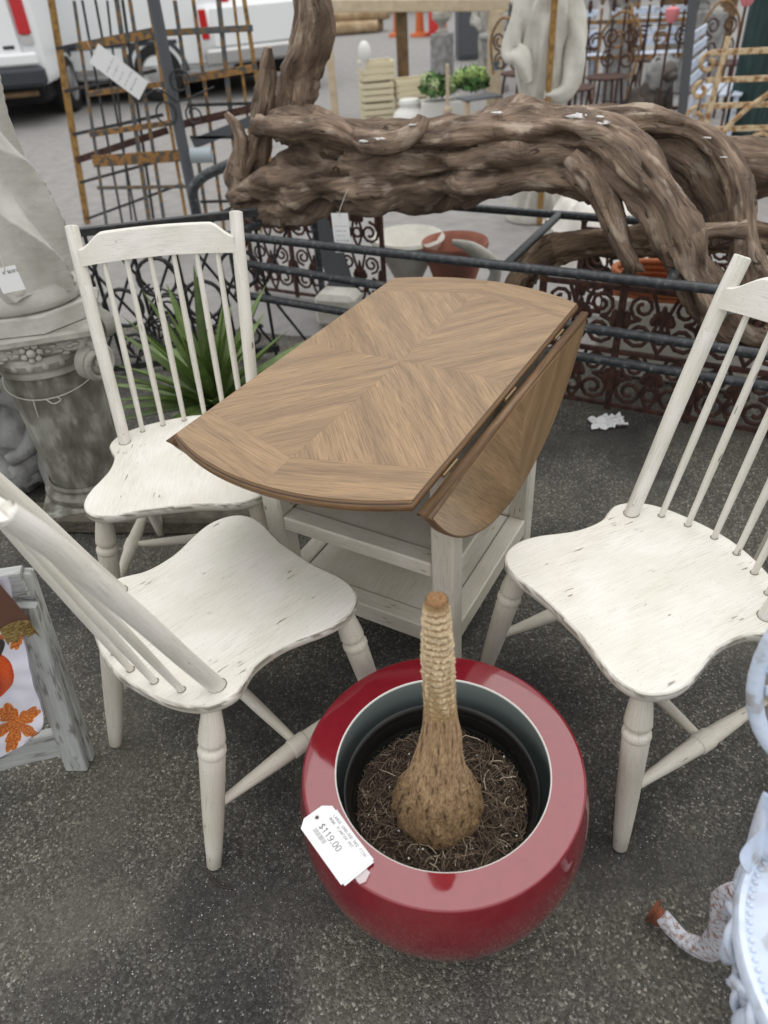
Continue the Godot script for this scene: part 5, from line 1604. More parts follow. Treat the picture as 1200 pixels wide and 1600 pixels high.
func vehicles() -> void:
	# box-bodied van, tail to the camera, at the upper left
	var hi := [[0.0, 0.72], [0.02, 1.3], [0.14, 2.3], [0.3, 2.42], [3.4, 2.42], [4.1, 1.45], [5.0, 1.2], [5.1, 0.7], [5.0, 0.42], [0.1, 0.42]]
	var t := vehicle("parked_van", "white van with a red tail lamp and dark bumper, tail towards the yard", Vector3(-4.83, 0, -10.8), 3.0, hi, 1.94, [1.05, 4.1], 0.34)
	for sx in [-1.0, 1.0]:
		rbox("tail_light", M.lamp_red, t, Vector3(sx * 0.86, 1.3, 0.005), Vector3(0.15, 0.62, 0.06), 0.02, Vector3(-2, 0, 0))
		rbox("reversing_light", M.lamp_clear, t, Vector3(sx * 0.86, 0.93, 0.012), Vector3(0.15, 0.1, 0.05), 0.02)
		rbox("rear_door", M.van_white, t, Vector3(sx * 0.38, 1.25, 0.005), Vector3(0.75, 1.0, 0.03), 0.012, Vector3(-2, 0, 0))
		rbox("rear_window", M.van_glass, t, Vector3(sx * 0.38, 1.85, -0.06), Vector3(0.6, 0.5, 0.02), 0.008, Vector3(-6, 0, 0))
	rbox("door_handle", M.van_trim, t, Vector3(0.62, 0.87, 0.03), Vector3(0.14, 0.04, 0.03), 0.012)
	rbox("rear_panel", M.van_white, t, Vector3(0, 0.74, 0.05), Vector3(1.86, 0.14, 0.12), 0.03)
	rbox("bumper", M.van_trim, t, Vector3(0, 0.55, 0.06), Vector3(1.94, 0.22, 0.2), 0.05)
	rbox("tow_bar", M.timber_brown, t, Vector3(0.35, 0.36, 0.0), Vector3(0.9, 0.06, 0.08), 0.015)
	# van side on, behind the trellis
	var low := [[0.0, 0.45], [0.0, 0.9], [0.1, 1.6], [0.3, 1.95], [3.4, 1.95], [4.2, 1.25], [5.1, 1.05], [5.2, 0.6], [5.1, 0.3], [0.15, 0.3]]
	t = vehicle("parked_van", "long white van parked side-on behind the trellis", Vector3(-1.55, 0, -13.0), 88.0, low, 1.9, [1.15, 4.2], 0.36)
	for q in [[0.45, 0.9], [1.5, 1.0], [2.65, 1.1]]:
		rbox("side_window", M.van_glass, t, Vector3(0.945, 1.55, -q[0] - q[1] * 0.5), Vector3(0.02, 0.42, q[1]), 0.008)
		rbox("side_window", M.van_glass, t, Vector3(-0.945, 1.55, -q[0] - q[1] * 0.5), Vector3(0.02, 0.42, q[1]), 0.008)
	for sx in [-1.0, 1.0]:
		rbox("tail_light", M.lamp_red, t, Vector3(sx * 0.93, 1.2, -0.06), Vector3(0.06, 0.5, 0.13), 0.015)
		rbox("rub_strip", M.van_trim, t, Vector3(sx * 0.955, 0.72, -2.6), Vector3(0.02, 0.05, 3.6), 0.006)
		rbox("sill", M.rim, t, Vector3(sx * 0.93, 0.42, -2.6), Vector3(0.04, 0.08, 4.4), 0.012)
	rbox("bumper", M.van_trim, t, Vector3(0, 0.5, 0.05), Vector3(1.86, 0.2, 0.18), 0.04)
	# pick-up truck next to it
	var pk := [[0.0, 0.55], [0.0, 1.12], [1.9, 1.12], [2.1, 1.8], [3.3, 1.8], [3.9, 1.15], [5.2, 1.05], [5.25, 0.55], [5.1, 0.4], [0.15, 0.45]]
	t = vehicle("parked_truck", "white pickup truck with grey bumper behind the log's upright prong", Vector3(-1.15, 0, -12.2), 24.0, pk, 1.85, [1.1, 4.3], 0.38)
	t.set_meta("category", "truck")
	rbox("bumper", M.rim, t, Vector3(0, 0.52, 0.08), Vector3(1.85, 0.2, 0.16), 0.04)
	for sx in [-1.0, 1.0]:
		rbox("tail_light", M.lamp_red, t, Vector3(sx * 0.86, 0.9, 0.01), Vector3(0.1, 0.34, 0.04), 0.012)
		rbox("side_window", M.van_glass, t, Vector3(sx * 0.92, 1.5, -2.75), Vector3(0.02, 0.36, 0.9), 0.006)
	rbox("tailgate", M.van_white, t, Vector3(0, 0.85, 0.012), Vector3(1.5, 0.44, 0.03), 0.01)

# ---------------------------------------------------------------- yard stock in the distance
func crate(label: String, pos: Vector3, turn: float, size: Vector3, rows: int, first: Node3D = null) -> Node3D:
	if first:
		var c: Node3D = first.duplicate()
		c.name = numbered("slatted_crate")
		add_child(c)
		c.position = pos
		c.rotation.y = deg_to_rad(turn)
		c.set_meta("label", label)
		return c
	var t := thing("slatted_crate", label, "crate", pos, turn, "cream slatted crates by the timber frame")
	for r in rows:
		var y := size.y * (r + 0.5) / rows
		for sg in [-1.0, 1.0]:
			rbox("slat", M.cream, t, Vector3(0, y, sg * size.z * 0.5), Vector3(size.x, size.y / rows * 0.8, 0.018), 0.004)
			rbox("slat", M.cream, t, Vector3(sg * size.x * 0.5, y, 0), Vector3(0.018, size.y / rows * 0.8, size.z - 0.03), 0.004)
	for sx in [-1.0, 1.0]:
		for sz in [-1.0, 1.0]:
			rbox("corner_post", M.cream, t, Vector3(sx * (size.x * 0.5 - 0.02), size.y * 0.5, sz * (size.z * 0.5 - 0.03)), Vector3(0.035, size.y, 0.035), 0.004)
	rbox("bottom_board", M.cream, t, Vector3(0, 0.02, 0), Vector3(size.x - 0.05, 0.02, size.z - 0.05), 0.004)
	return t

func flower_bush(label: String, pos: Vector3, r: float, n: int, col: Color) -> void:
	var t := thing("hydrangea", label, "flowers", pos)
	var s := S()
	s.set_smooth_group(-1)
	for i in 240:
		var d := Vector3(rng.randfn(), absf(rng.randfn()) * 0.8, rng.randfn()).normalized() * r * rng.randf_range(0.5, 1.05)
		var a := Vector3(rng.randfn(), rng.randfn(), rng.randfn()).normalized()
		var b := a.cross(d).normalized()
		var l := rng.randf_range(0.04, 0.075)
		var g := Color(0.06, 0.13, 0.035) * rng.randf_range(0.5, 1.7)
		for q in [d - a * l, d + b * l * 0.5, d + a * l, d - a * l, d + a * l, d - b * l * 0.5]:
			v3(s, q + Vector3(0, r * 0.4, 0), Vector2.ZERO, g)
	put("leaves", s, M.petal, t)
	for i in n:
		s = S()
		s.set_smooth_group(-1)
		var a := TAU * i / n + rng.randf()
		var c := Vector3(cos(a) * r * 0.62, r * rng.randf_range(0.65, 1.15), sin(a) * r * 0.62)
		var hr := r * rng.randf_range(0.34, 0.46)
		for k in 170:
			var d := Vector3(rng.randfn(), rng.randfn(), rng.randfn()).normalized()
			var x := d.cross(Vector3(0.3, 0.9, 0.2)).normalized()
			var y := d.cross(x)
			var w := hr * 0.2
			var pc := col * rng.randf_range(0.75, 1.15)
			var o := c + d * hr * rng.randf_range(0.85, 1.05)
			for q in [o - x * w, o + d * w * 0.4 - y * w, o + x * w, o - x * w, o + x * w, o + d * w * 0.4 + y * w]:
				v3(s, q, Vector2.ZERO, pc)
		put("flower_head", s, M.petal, t)

func distant_stock() -> void:
	var t := thing("market_stall", "pale timber market stall frame with brown middle post beyond the log", "frame", Vector3(0, 0, -9.6), 0.0)
	rbox("top_beam", M.timber, t, Vector3(0.72, 1.045, 0), Vector3(2.15, 0.115, 0.08), 0.008, Vector3(0, 0, -3.3))
	rbox("post", M.timber, t, Vector3(-0.215, 0.525, 0), Vector3(0.085, 1.05, 0.085), 0.008)
	rbox("post", M.timber, t, Vector3(1.66, 0.47, 0.0), Vector3(0.16, 0.94, 0.1), 0.008)
	rbox("middle_post", M.timber_brown, t, Vector3(0.615, 0.52, -0.12), Vector3(0.13, 1.04, 0.12), 0.012)
	rbox("paint_mark", M.blue, t, Vector3(1.66, 0.42, 0.052), Vector3(0.06, 0.08, 0.003), 0.001)
	var s := S()
	lathe(s, [Vector2(0, 0), Vector2(0.16, 0.0), Vector2(0.19, 0.05), Vector2(0.17, 0.12), Vector2(0.1, 0.17), Vector2(0.12, 0.21), Vector2(0.11, 0.24), Vector2(0, 0.24)], 24, at(Vector3(0.62, 0, -8.95)))
	lone("white_jar", s, M.white, "round white glazed jar at the foot of the brown post", "jar")
	var c := crate("cream slatted crate, bottom left of the stack", Vector3(0.28, 0, -9.35), 4.0, Vector3(0.36, 0.19, 0.3), 3)
	crate("cream slatted crate, middle left of the stack", Vector3(0.28, 0.2, -9.35), 2.0, Vector3.ZERO, 3, c)
	crate("cream slatted crate, top left of the stack under the white cloth", Vector3(0.29, 0.4, -9.35), 7.0, Vector3.ZERO, 3, c)
	crate("cream slatted crate, bottom right of the stack behind the brown post", Vector3(0.68, 0, -9.4), -3.0, Vector3.ZERO, 3, c)
	crate("cream slatted crate, upper right of the stack behind the brown post", Vector3(0.67, 0.2, -9.4), 5.0, Vector3.ZERO, 3, c)
	s = S()
	ball(s, Vector3(0.17, 0.68, -9.2), Vector3(0.07, 0.11, 0.07), 14)
	tube(s, [Vector3(0.14, 0.6, -9.2), Vector3(0.15, 0.5, -9.2)], [0.05, 0.02], 10)
	lone("white_bird", s, M.white, "small white egg-shaped ornament on the crates' left corner", "ornament")
	rbox("planter_box", M.white, null, Vector3(1.05, 0.11, -8.9), Vector3(0.62, 0.22, 0.3), 0.012).name = numbered("planter_box")
	tag(get_child(get_child_count() - 1), "low white trough below the green hydrangeas", "planter")
	flower_bush("pale green hydrangea clump just right of the brown post", Vector3(0.92, 0.22, -8.85), 0.19, 6, Color(0.5, 0.6, 0.32))
	flower_bush("lime hydrangea clump nearest the pale frame's right post", Vector3(1.28, 0.24, -8.9), 0.2, 6, Color(0.42, 0.58, 0.2))
	t = thing("slatted_bench", "small dark slatted bench beside the hydrangeas", "bench", Vector3(1.3, 0, -8.3), 20.0)
	for i in 3:
		rbox("seat_slat", M.slate, t, Vector3(0, 0.3, -0.1 + i * 0.08), Vector3(0.42, 0.02, 0.065), 0.004)
	for sx in [-1.0, 1.0]:
		rbox("leg", M.timber, t, Vector3(sx * 0.18, 0.145, 0.05), Vector3(0.05, 0.29, 0.05), 0.005)
	s = S()
	box(s, at(Vector3(1.0, 0.36, -8.6), Vector3(0, 0, 0)), Vector3(0.035, 0.44, 0.035), 0.004)
	ball(s, Vector3(1.0, 0.16, -8.6), Vector3(0.045, 0.05, 0.045), 10)
	lone("short_post", s, M.timber, "thin pale post with dark foot in front of the hydrangeas", "post")
	# logs and a red drum far off
	for i in 5:
		s = S()
		var y := [0.13, 0.13, 0.13, 0.36, 0.36][i] as float
		var z := [-21.0, -21.3, -21.6, -21.15, -21.45][i] as float
		tube(s, [Vector3(-1.3 + 0.1 * i, y, z), Vector3(0.1, y + 0.01, z), Vector3(0.75 + 0.08 * i, y, z)], [0.14, 0.13, 0.125], 14)
		lone("felled_log", s, M.log, ["front bottom pale log of the far pile", "middle bottom pale log of the far pile", "rear bottom pale log of the far pile", "front top pale log of the far pile", "rear top pale log of the far pile"][i], "log", "pale logs piled across the far road")
	s = S()
	lathe(s, [Vector2(0, 0), Vector2(0.2, 0), Vector2(0.2, 0.9), Vector2(0.16, 0.95), Vector2(0, 0.95)], 24, at(Vector3(2.0, 0, -19.0)))
	lone("red_drum", s, M.red, "tall bright red drum far off beyond the timber frame", "drum")
	s = S()
	lathe(s, [Vector2(0.0, 0), Vector2(0.22, 0), Vector2(0.2, 0.06), Vector2(0.1, 0.08), Vector2(0.07, 0.6), Vector2(0, 0.62)], 20, at(Vector3(1.62, 0, -19.2)))
	lone("traffic_cone", s, M.orange, "orange cone standing left of the far red drum", "cone")
	s = S()
	lathe(s, [Vector2(0.0, 0), Vector2(0.22, 0), Vector2(0.2, 0.06), Vector2(0.1, 0.08), Vector2(0.07, 0.6), Vector2(0, 0.62)], 20, at(Vector3(1.15, 0, -19.6)))
	lone("traffic_cone", s, M.orange, "orange cone next to the brown post, left of the other cone", "cone")
	# statues and pots in the right distance
	robed_statue("large white stone figure in robes behind the log's middle", Vector3(1.19, 0, -5.15), -8.0, 1.75, M.stone_white, 401, 0.2)
	robed_statue("winged white garden figure far behind the rusty gate", Vector3(2.5, 0, -12.0), 10.0, 1.6, M.stone_white, 402, 0.22)
	robed_statue("grey garden figure far right beyond the winged figure", Vector3(4.1, 0, -13.0), 30.0, 1.5, M.stone_grey, 403, 0.22)
	robed_statue("pale garden figure between the white figure and the rusty gate", Vector3(1.9, 0, -11.5), -20.0, 1.3, M.stone, 404, 0.2)
	# dark lion
	t = thing("lion_figure", "dark weathered seated lion figure with pale mane before the gate", "statue", Vector3(2.83, 0.05, -7.6), 20.0)
	var n := fnl(405, 1.0, FastNoiseLite.TYPE_SIMPLEX_SMOOTH, 2)
	var gd := func(d: Vector3) -> float: return n.get_noise_3d(d.x * 3.0, d.y * 3.0, d.z * 3.0) * 0.28
	s = S()
	ball(s, Vector3(0, 0.16, -0.12), Vector3(0.17, 0.18, 0.2), 20, gd)
	ball(s, Vector3(0, 0.28, 0.0), Vector3(0.13, 0.2, 0.13), 20, gd)
	for sx in [-1.0, 1.0]:
		tube(s, [Vector3(sx * 0.09, 0.28, 0.07), Vector3(sx * 0.1, 0.12, 0.1), Vector3(sx * 0.1, 0.0, 0.12), Vector3(sx * 0.1, -0.01, 0.18)], [0.055, 0.045, 0.042, 0.035], 12)
		ball(s, Vector3(sx * 0.15, 0.08, -0.08), Vector3(0.07, 0.1, 0.13), 12)
	put("body", s, M.bronze, t)
	s = S()
	ball(s, Vector3(0, 0.44, 0.06), Vector3(0.15, 0.15, 0.12), 24, gd)
	put("mane", s, M.stone_grey, t)
	s = S()
	ball(s, Vector3(0, 0.46, 0.13), Vector3(0.085, 0.09, 0.09), 16)
	ball(s, Vector3(0, 0.43, 0.2), Vector3(0.05, 0.042, 0.05), 12)
	for sx in [-1.0, 1.0]:
		ball(s, Vector3(sx * 0.085, 0.55, 0.08), Vector3(0.028, 0.03, 0.02), 8)
	put("head", s, M.bronze, t)
	# flower buds on rods
	for q in [[Vector3(2.88, 0, -6.2), 1.08, "pale pink bud-shaped finial on a rod by the green cover"], [Vector3(2.5, 0, -6.6), 0.98, "smaller pink bud-shaped finial on a rod above the dark lion"]]:
		t = thing("bud_finial", q[2], "finial", q[0])
		s = S()
		rod(s, Vector3.ZERO, Vector3(0, q[1], 0), 0.01)
		put("rod", s, M.rust_dark, t)
		s = S()
		lathe(s, [Vector2(0, -0.03), Vector2(0.03, -0.02), Vector2(0.055, 0.03), Vector2(0.05, 0.065), Vector2(0.02, 0.08), Vector2(0, 0.075)], 18, at(Vector3(0, q[1], 0)), func(a: float, _y: float) -> float: return 0.08 * sin(a * 5.0))
		put("bud", s, M.pink, t)
	# mixed stock: white metal chairs and tables far right
	var first: Node3D = null
	for q in [[2.6, -9.9, 10.0, "pale blue-white garden bench behind the rusty gate, left one"], [3.5, -9.8, -15.0, "pale blue-white garden bench behind the rusty gate, right one"], [3.3, -7.2, 60.0, "pale garden bench beside the grey post"]]:
		if first == null:
			t = thing("garden_bench", q[3], "bench", Vector3(q[0], 0, q[1]), q[2], "pale garden benches among the stock")
			for i in 4:
				rbox("seat_slat", M.iron_white, t, Vector3(0, 0.4, -0.15 + i * 0.1), Vector3(0.9, 0.02, 0.08), 0.004)
				rbox("back_slat", M.iron_white, t, Vector3(0, 0.5 + i * 0.1, -0.24 - i * 0.02), Vector3(0.9, 0.07, 0.02), 0.004)
			for sx in [-1.0, 1.0]:
				for z in [-0.2, 0.15]:
					rbox("leg", M.iron_white, t, Vector3(sx * 0.4, 0.2, z), Vector3(0.04, 0.39, 0.04), 0.004)
			first = t
		else:
			t = first.duplicate()
			t.name = numbered("garden_bench")
			add_child(t)
			t.position = Vector3(q[0], 0, q[1])
			t.rotation.y = deg_to_rad(q[2])
			t.set_meta("label", q[3])
	var names := [["grey stone urn on the far ground, nearest the white figure", M.stone_grey], ["pale stone urn in the far row, beyond the rusty gate", M.stone_white], ["rust-brown iron urn in the far row", M.rust_dark], ["cream stone urn at the far right of the row", M.stone]]
	for i in 4:
		s = S()
		lathe(s, [Vector2(0, 0), Vector2(0.16, 0), Vector2(0.16, 0.06), Vector2(0.07, 0.1), Vector2(0.06, 0.2), Vector2(0.16, 0.3), Vector2(0.21, 0.45), Vector2(0.2, 0.55), Vector2(0.25, 0.6), Vector2(0.24, 0.63), Vector2(0.19, 0.6), Vector2(0.12, 0.4), Vector2(0, 0.38)], 28, at(Vector3(1.9 + i * 0.85, 0, -10.8 - 0.4 * (i % 2))))
		lone("garden_urn", s, names[i][1], names[i][0], "urn")
	for q in [[Vector3(2.3, 0.5, -14.5), Vector3(0.9, 1.0, 0.5), M.slate, "dark grey cabinet behind the garden figures"], [Vector3(3.6, 0.45, -14.0), Vector3(0.8, 0.9, 0.5), M.wall_pale, "pale grey cabinet behind the garden figures"], [Vector3(4.9, 0.75, -12.0), Vector3(0.9, 1.5, 0.5), M.timber_brown, "tall brown cupboard far right of the stock"]]:
		t = thing("cabinet", q[3], "cabinet", q[0] - Vector3(0, q[1].y * 0.5, 0))
		rbox("carcass", q[2], t, Vector3(0, q[1].y * 0.5, 0), q[1], 0.015)
		for sx in [-1.0, 1.0]:
			rbox("door", q[2], t, Vector3(sx * q[1].x * 0.245, q[1].y * 0.5, q[1].z * 0.5 + 0.008), Vector3(q[1].x * 0.46, q[1].y * 0.88, 0.02), 0.005)
	# brown iron chairs and stone busts crowded between the gates
	first = null
	for q in [[2.0, -7.4, 20.0, "rust-brown iron chair nearest the white robed figure"], [2.45, -7.9, -40.0, "rust-brown iron chair left of the dark lion"], [3.2, -8.9, 80.0, "rust-brown iron chair behind the dark lion"], [1.75, -8.6, 130.0, "rust-brown iron chair behind the orange-brown rod"], [3.75, -8.2, 10.0, "rust-brown iron chair beside the green cover"], [2.9, -10.4, 60.0, "rust-brown iron chair farthest back, past the rusty gate"]]:
		if first == null:
			t = thing("iron_garden_chair", q[3], "chair", Vector3(q[0], 0, q[1]), q[2], "rust-brown iron chairs among the stock")
			s = S()
			lathe(s, [Vector2(0, 0.44), Vector2(0.19, 0.44), Vector2(0.2, 0.45), Vector2(0.19, 0.46), Vector2(0, 0.455)], 24)
			put("seat", s, M.rust_dark, t)
			for i in 4:
				var a := PI * 0.25 + PI * 0.5 * i
				s = S()
				rod(s, Vector3(cos(a) * 0.21, 0, sin(a) * 0.21), Vector3(cos(a) * 0.15, 0.44, sin(a) * 0.15), 0.013)
				put("leg", s, M.rust_dark, t)
			s = S()
			var bt := at(Vector3(0, 0.45, -0.19), Vector3(-8, 0, 0))
			wire(s, bt, [[-0.19, 0.0], [-0.2, 0.3], [-0.1, 0.46], [0.0, 0.5], [0.1, 0.46], [0.2, 0.3], [0.19, 0.0]], 0.013)
			put("back_frame", s, M.rust_orange, t)
			for k in [-1.0, 1.0]:
				s = S()
				scroll(s, bt, Vector2(k * 0.09, 0.3), 0.085, 0.025, -PI * 0.5, k * 1.5, 0.01)
				scroll(s, bt, Vector2(k * 0.09, 0.12), 0.08, 0.025, PI * 0.5, -k * 1.4, 0.01)
				put("back_scroll", s, M.rust_dark, t)
			first = t
		else:
			t = first.duplicate()
			t.name = numbered("iron_garden_chair")
			add_child(t)
			t.position = Vector3(q[0], 0, q[1])
			t.rotation.y = deg_to_rad(q[2])
			t.set_meta("label", q[3])
	var bust_list := [[1.62, -7.0, M.stone_white, 0.55, "pale stone bust on a low block behind the log's crest"], [2.25, -9.2, M.stone_white, 0.75, "white stone bust on a tall block left of the pale bench"], [3.05, -9.4, M.stone, 0.8, "cream stone bust on a block above the dark lion"], [3.95, -9.6, M.stone_grey, 0.8, "grey stone bust on a block right of the grey post"], [4.5, -10.5, M.stone_white, 0.7, "white stone bust on a block by the far right edge"], [1.3, -11.8, M.stone, 0.6, "cream stone bust on a block beyond the stall's right post"]]
	for q in bust_list:
		t = thing("stone_bust", q[4], "bust", Vector3(q[0], 0, q[1]), q[0] * 40.0, "stone busts on blocks in the yard")
		rbox("block", M.stone_grey, t, Vector3(0, q[3] * 0.5, 0), Vector3(0.26, q[3], 0.24), 0.015)
		s = S()
		lathe(s, [Vector2(0, q[3]), Vector2(0.09, q[3]), Vector2(0.095, q[3] + 0.03), Vector2(0.05, q[3] + 0.06), Vector2(0.06, q[3] + 0.1), Vector2(0.15, q[3] + 0.17), Vector2(0.155, q[3] + 0.24), Vector2(0.06, q[3] + 0.29), Vector2(0.045, q[3] + 0.34), Vector2(0, q[3] + 0.35)], 24, Transform3D(Basis.from_scale(Vector3(1.15, 1, 0.75)), Vector3.ZERO))
		put("shoulders", s, q[2], t)
		s = S()
		ball(s, Vector3(0, q[3] + 0.43, 0.01), Vector3(0.075, 0.105, 0.09), 18)
		ball(s, Vector3(0, q[3] + 0.42, 0.1), Vector3(0.014, 0.024, 0.018), 8)
		ball(s, Vector3(0, q[3] + 0.47, -0.025), Vector3(0.086, 0.085, 0.09), 16, func(d: Vector3) -> float: return 0.08 * sin(d.x * 14.0) * sin(d.y * 11.0))
		put("head", s, q[2], t)
	# low wall and sheds that close the yard
	t = thing("yard_building", "long pale building with dark windows closing the far side", "building", Vector3(6.0, 0, -30.0), -6.0)
	rbox("wall", M.wall_pale, t, Vector3(0, 1.7, 0), Vector3(34.0, 3.4, 5.0), 0.02)
	rbox("roof", M.slate, t, Vector3(0, 3.5, 0), Vector3(34.6, 0.25, 5.6), 0.03)
	for i in 9:
		var w := rbox("window", M.van_trim, t, Vector3(-14.5 + i * 3.6, 1.7, 2.52), Vector3(1.5, 1.2, 0.1), 0.02)
		var p := rbox("pane", M.van_glass, w, Vector3(-14.5 + i * 3.6, 1.7, 2.575), Vector3(1.34, 1.04, 0.02), 0.004)

func near_stock() -> void:
	var F := rack_frame()
	var s := S()
	# bowls behind the rail
	lathe(s, [Vector2(0, 0), Vector2(0.1, 0), Vector2(0.11, 0.02), Vector2(0.07, 0.06), Vector2(0.13, 0.18), Vector2(0.185, 0.26), Vector2(0.2, 0.285), Vector2(0.19, 0.3), Vector2(0.165, 0.28), Vector2(0.1, 0.2), Vector2(0, 0.18)], 32, at(Vector3(0.235, 0.03, -3.9)))
	lone("cream_bowl", s, M.stone_white, "wide cream stone bowl on a foot behind the rack rail", "bowl")
	s = S()
	lathe(s, [Vector2(0, 0), Vector2(0.09, 0), Vector2(0.11, 0.1), Vector2(0.165, 0.26), Vector2(0.175, 0.28), Vector2(0.17, 0.3), Vector2(0.15, 0.28), Vector2(0.1, 0.16), Vector2(0, 0.15)], 32, at(Vector3(0.47, 0.03, -3.75)))
	lone("terracotta_bowl", s, M.terracotta, "terracotta red bowl next to the cream bowl", "bowl")
	var t := thing("carved_horn", "pale curved horn-shaped carving leaning on the terracotta bowl", "carving", Vector3(0.5, 0, -3.55))
	s = S()
	tube(s, spline([Vector3(-0.07, 0.39, 0), Vector3(0.02, 0.36, 0.02), Vector3(0.1, 0.3, 0.02), Vector3(0.15, 0.23, 0.0), Vector3(0.13, 0.12, -0.02), Vector3(0.12, 0.0, 0.0)], 6), spline([0.012, 0.03, 0.036, 0.03, 0.04, 0.05], 6), 16, Vector2(1, 0.7))
	put("horn", s, M.stone, t)
	t = thing("printed_tin", "blue and yellow tin under the terracotta bowl", "tin", Vector3(0.44, 0, -3.5))
	rbox("tin", M.blue, t, Vector3(0, 0.09, 0), Vector3(0.24, 0.18, 0.12), 0.01)
	rbox("yellow_band", M.yellow, t, Vector3(0.08, 0.12, 0.062), Vector3(0.08, 0.07, 0.004), 0.001)
	s = S()
	box(s, at(Vector3(-0.15, 0.085, -3.6), Vector3(0, -22, 0)), Vector3(0.22, 0.17, 0.16), 0.025)
	lone("stone_block", s, M.stone_white, "small white rounded stone block behind the table's far edge", "block")
	s = S()
	box(s, at(Vector3(-0.17, 0.27, -3.85), Vector3(-14, -10, 16)), Vector3(0.13, 0.56, 0.03), 0.004)
	lone("slate_slab", s, M.slate, "dark grey slab leaning behind the rack rail", "slab")
	# big pale slabs on the ground behind the scroll panel
	for q in [[Vector3(0.35, 0.16, -0.34), Vector3(0.62, 0.32, 0.05), -12.0, "large pale stone slab leaning behind the rust-red panel"], [Vector3(1.05, 0.14, -0.32), Vector3(0.6, 0.3, 0.05), -16.0, "pale stone slab behind the panel at the right edge"]]:
		s = S()
		box(s, at(F * q[0], Vector3(q[2], -30, 0)), q[1], 0.01)
		lone("stone_slab", s, M.stone_white, q[3], "slab")
	# crumpled dust sheet behind the log
	s = S()
	var n := fnl(501, 1.0, FastNoiseLite.TYPE_SIMPLEX_SMOOTH, 3)
	grid(s, 40, 24, func(u: float, v: float) -> Vector3:
		var x := lerpf(1.12, 1.85, u)
		var z := lerpf(-4.0, -4.6, v)
		return Vector3(x, 0.30 + 0.05 * sin(u * 9.0 + v * 2.0) + n.get_noise_2d(x * 5.0, z * 5.0) * 0.1 - 0.34 * sm(0.75, 1.0, u) * 0.6 - 0.25 * sm(0.3, 0.0, v) - 0.2 * sm(0.15, 0.0, u), z), false, Vector2(1, 1), true)
	lone("dust_sheet", s, M.fabric_white, "crumpled off-white dust sheet below the log's right arch", "sheet")
	t = thing("covered_box", "low wooden box under the off-white dust sheet", "box", Vector3(1.48, 0, -4.35))
	rbox("box", M.timber_brown, t, Vector3(0, 0.1, 0), Vector3(0.6, 0.2, 0.4), 0.01)
	# orange basket
	t = thing("woven_basket", "orange woven basket under the grey driftwood branch", "basket", F * Vector3(0.26, 0.0, -0.5), -30.0)
	for i in 9:
		s = S()
		var pts := []
		for k in 25:
			var a := TAU * k / 24.0
			pts.append(Vector3(cos(a) * (0.17 + 0.006 * i), 0.2 + i * 0.024, sin(a) * 0.13))
		tube(s, pts, [0.0145], 8)
		put("woven_band", s, M.basket, t)
	rbox("foot", M.basket, t, Vector3(0, 0.1, 0), Vector3(0.2, 0.2, 0.16), 0.01)
	# litter
	s = S()
	grid(s, 22, 16, func(u: float, v: float) -> Vector3:
		var p := Vector2(u - 0.5, v - 0.5)
		var e := 0.5 * (1.0 + 0.5 * n.get_noise_2d(p.normalized().x * 1.3, p.normalized().y * 1.3 + 4.0))
		p = p * e * 2.0
		return Vector3(0.905 + p.x * 0.135, 0.008 + absf(n.get_noise_2d(u * 2.2, v * 2.2)) * 0.035, -2.405 + p.y * 0.085), false, Vector2(1, 1), true)
	lone("crumpled_paper", s, M.paper, "crumpled white paper litter in front of the rust-red panel", "litter")
	s = S()
	ball(s, Vector3(1.1, 0.012, -2.3), Vector3(0.026, 0.012, 0.017), 12, func(d: Vector3) -> float: return n.get_noise_3d(d.x * 3.0, d.y * 3.0, d.z * 3.0) * 0.6)
	lone("pink_scrap", s, M.pink, "small pink scrap on the asphalt right of the paper", "litter")
	s = S()
	tube(s, spline([Vector3(-0.43, 0.004, -0.755), Vector3(-0.415, 0.005, -0.735), Vector3(-0.395, 0.004, -0.72), Vector3(-0.37, 0.003, -0.715)], 6), [0.0016], 6)
	lone("thin_twig", s, M.oak_dark, "thin dark twig on the asphalt at the near left chair's foot", "twig")
	# spiky yucca behind the far chair
	t = thing("yucca", "spiky green yucca plant behind the far left chair", "plant", Vector3(-0.62, 0, -2.5))
	s = S()
	lathe(s, [Vector2(0, 0), Vector2(0.09, 0), Vector2(0.115, 0.14), Vector2(0.12, 0.15), Vector2(0.1, 0.15), Vector2(0.09, 0.12), Vector2(0, 0.12)], 24)
	put("plant_pot", s, M.plastic_black, t)
	for i in 52:
		s = S()
		var el := deg_to_rad(lerpf(78.0, 8.0, i / 51.0)) + rng.randf_range(-0.1, 0.1)
		var az := i * 2.39996 + rng.randf_range(-0.2, 0.2)
		var l := rng.randf_range(0.36, 0.5)
		var d := Vector3(cos(az) * cos(el), sin(el), sin(az) * cos(el))
		var side := d.cross(Vector3.UP).normalized()
		var up := side.cross(d)
		var base := Vector3(0, 0.14 + rng.randf() * 0.05, 0) + d * 0.03
		var w := rng.randf_range(0.016, 0.022)
		var tone := Color.WHITE * rng.randf_range(0.55, 1.25)
		grid(s, 4, 10, func(u: float, v: float) -> Vector3:
			var x := (u - 0.5) * 2.0
			var ww := w * (0.5 + 0.9 * sm(0.0, 0.25, v)) * (1.0 - pow(v, 2.2)) + 0.0006
			return base + d * l * v + side * x * ww + up * (x * x * 0.5 * ww) - Vector3(0, 0.06 * v * v * cos(el), 0), false, Vector2(w, l), false, func(_u: float, v: float) -> Color: return tone.lerp(Color(1.5, 1.4, 0.8), sm(0.9, 1.0, v)))
		put("leaf", s, M.leaf, t)

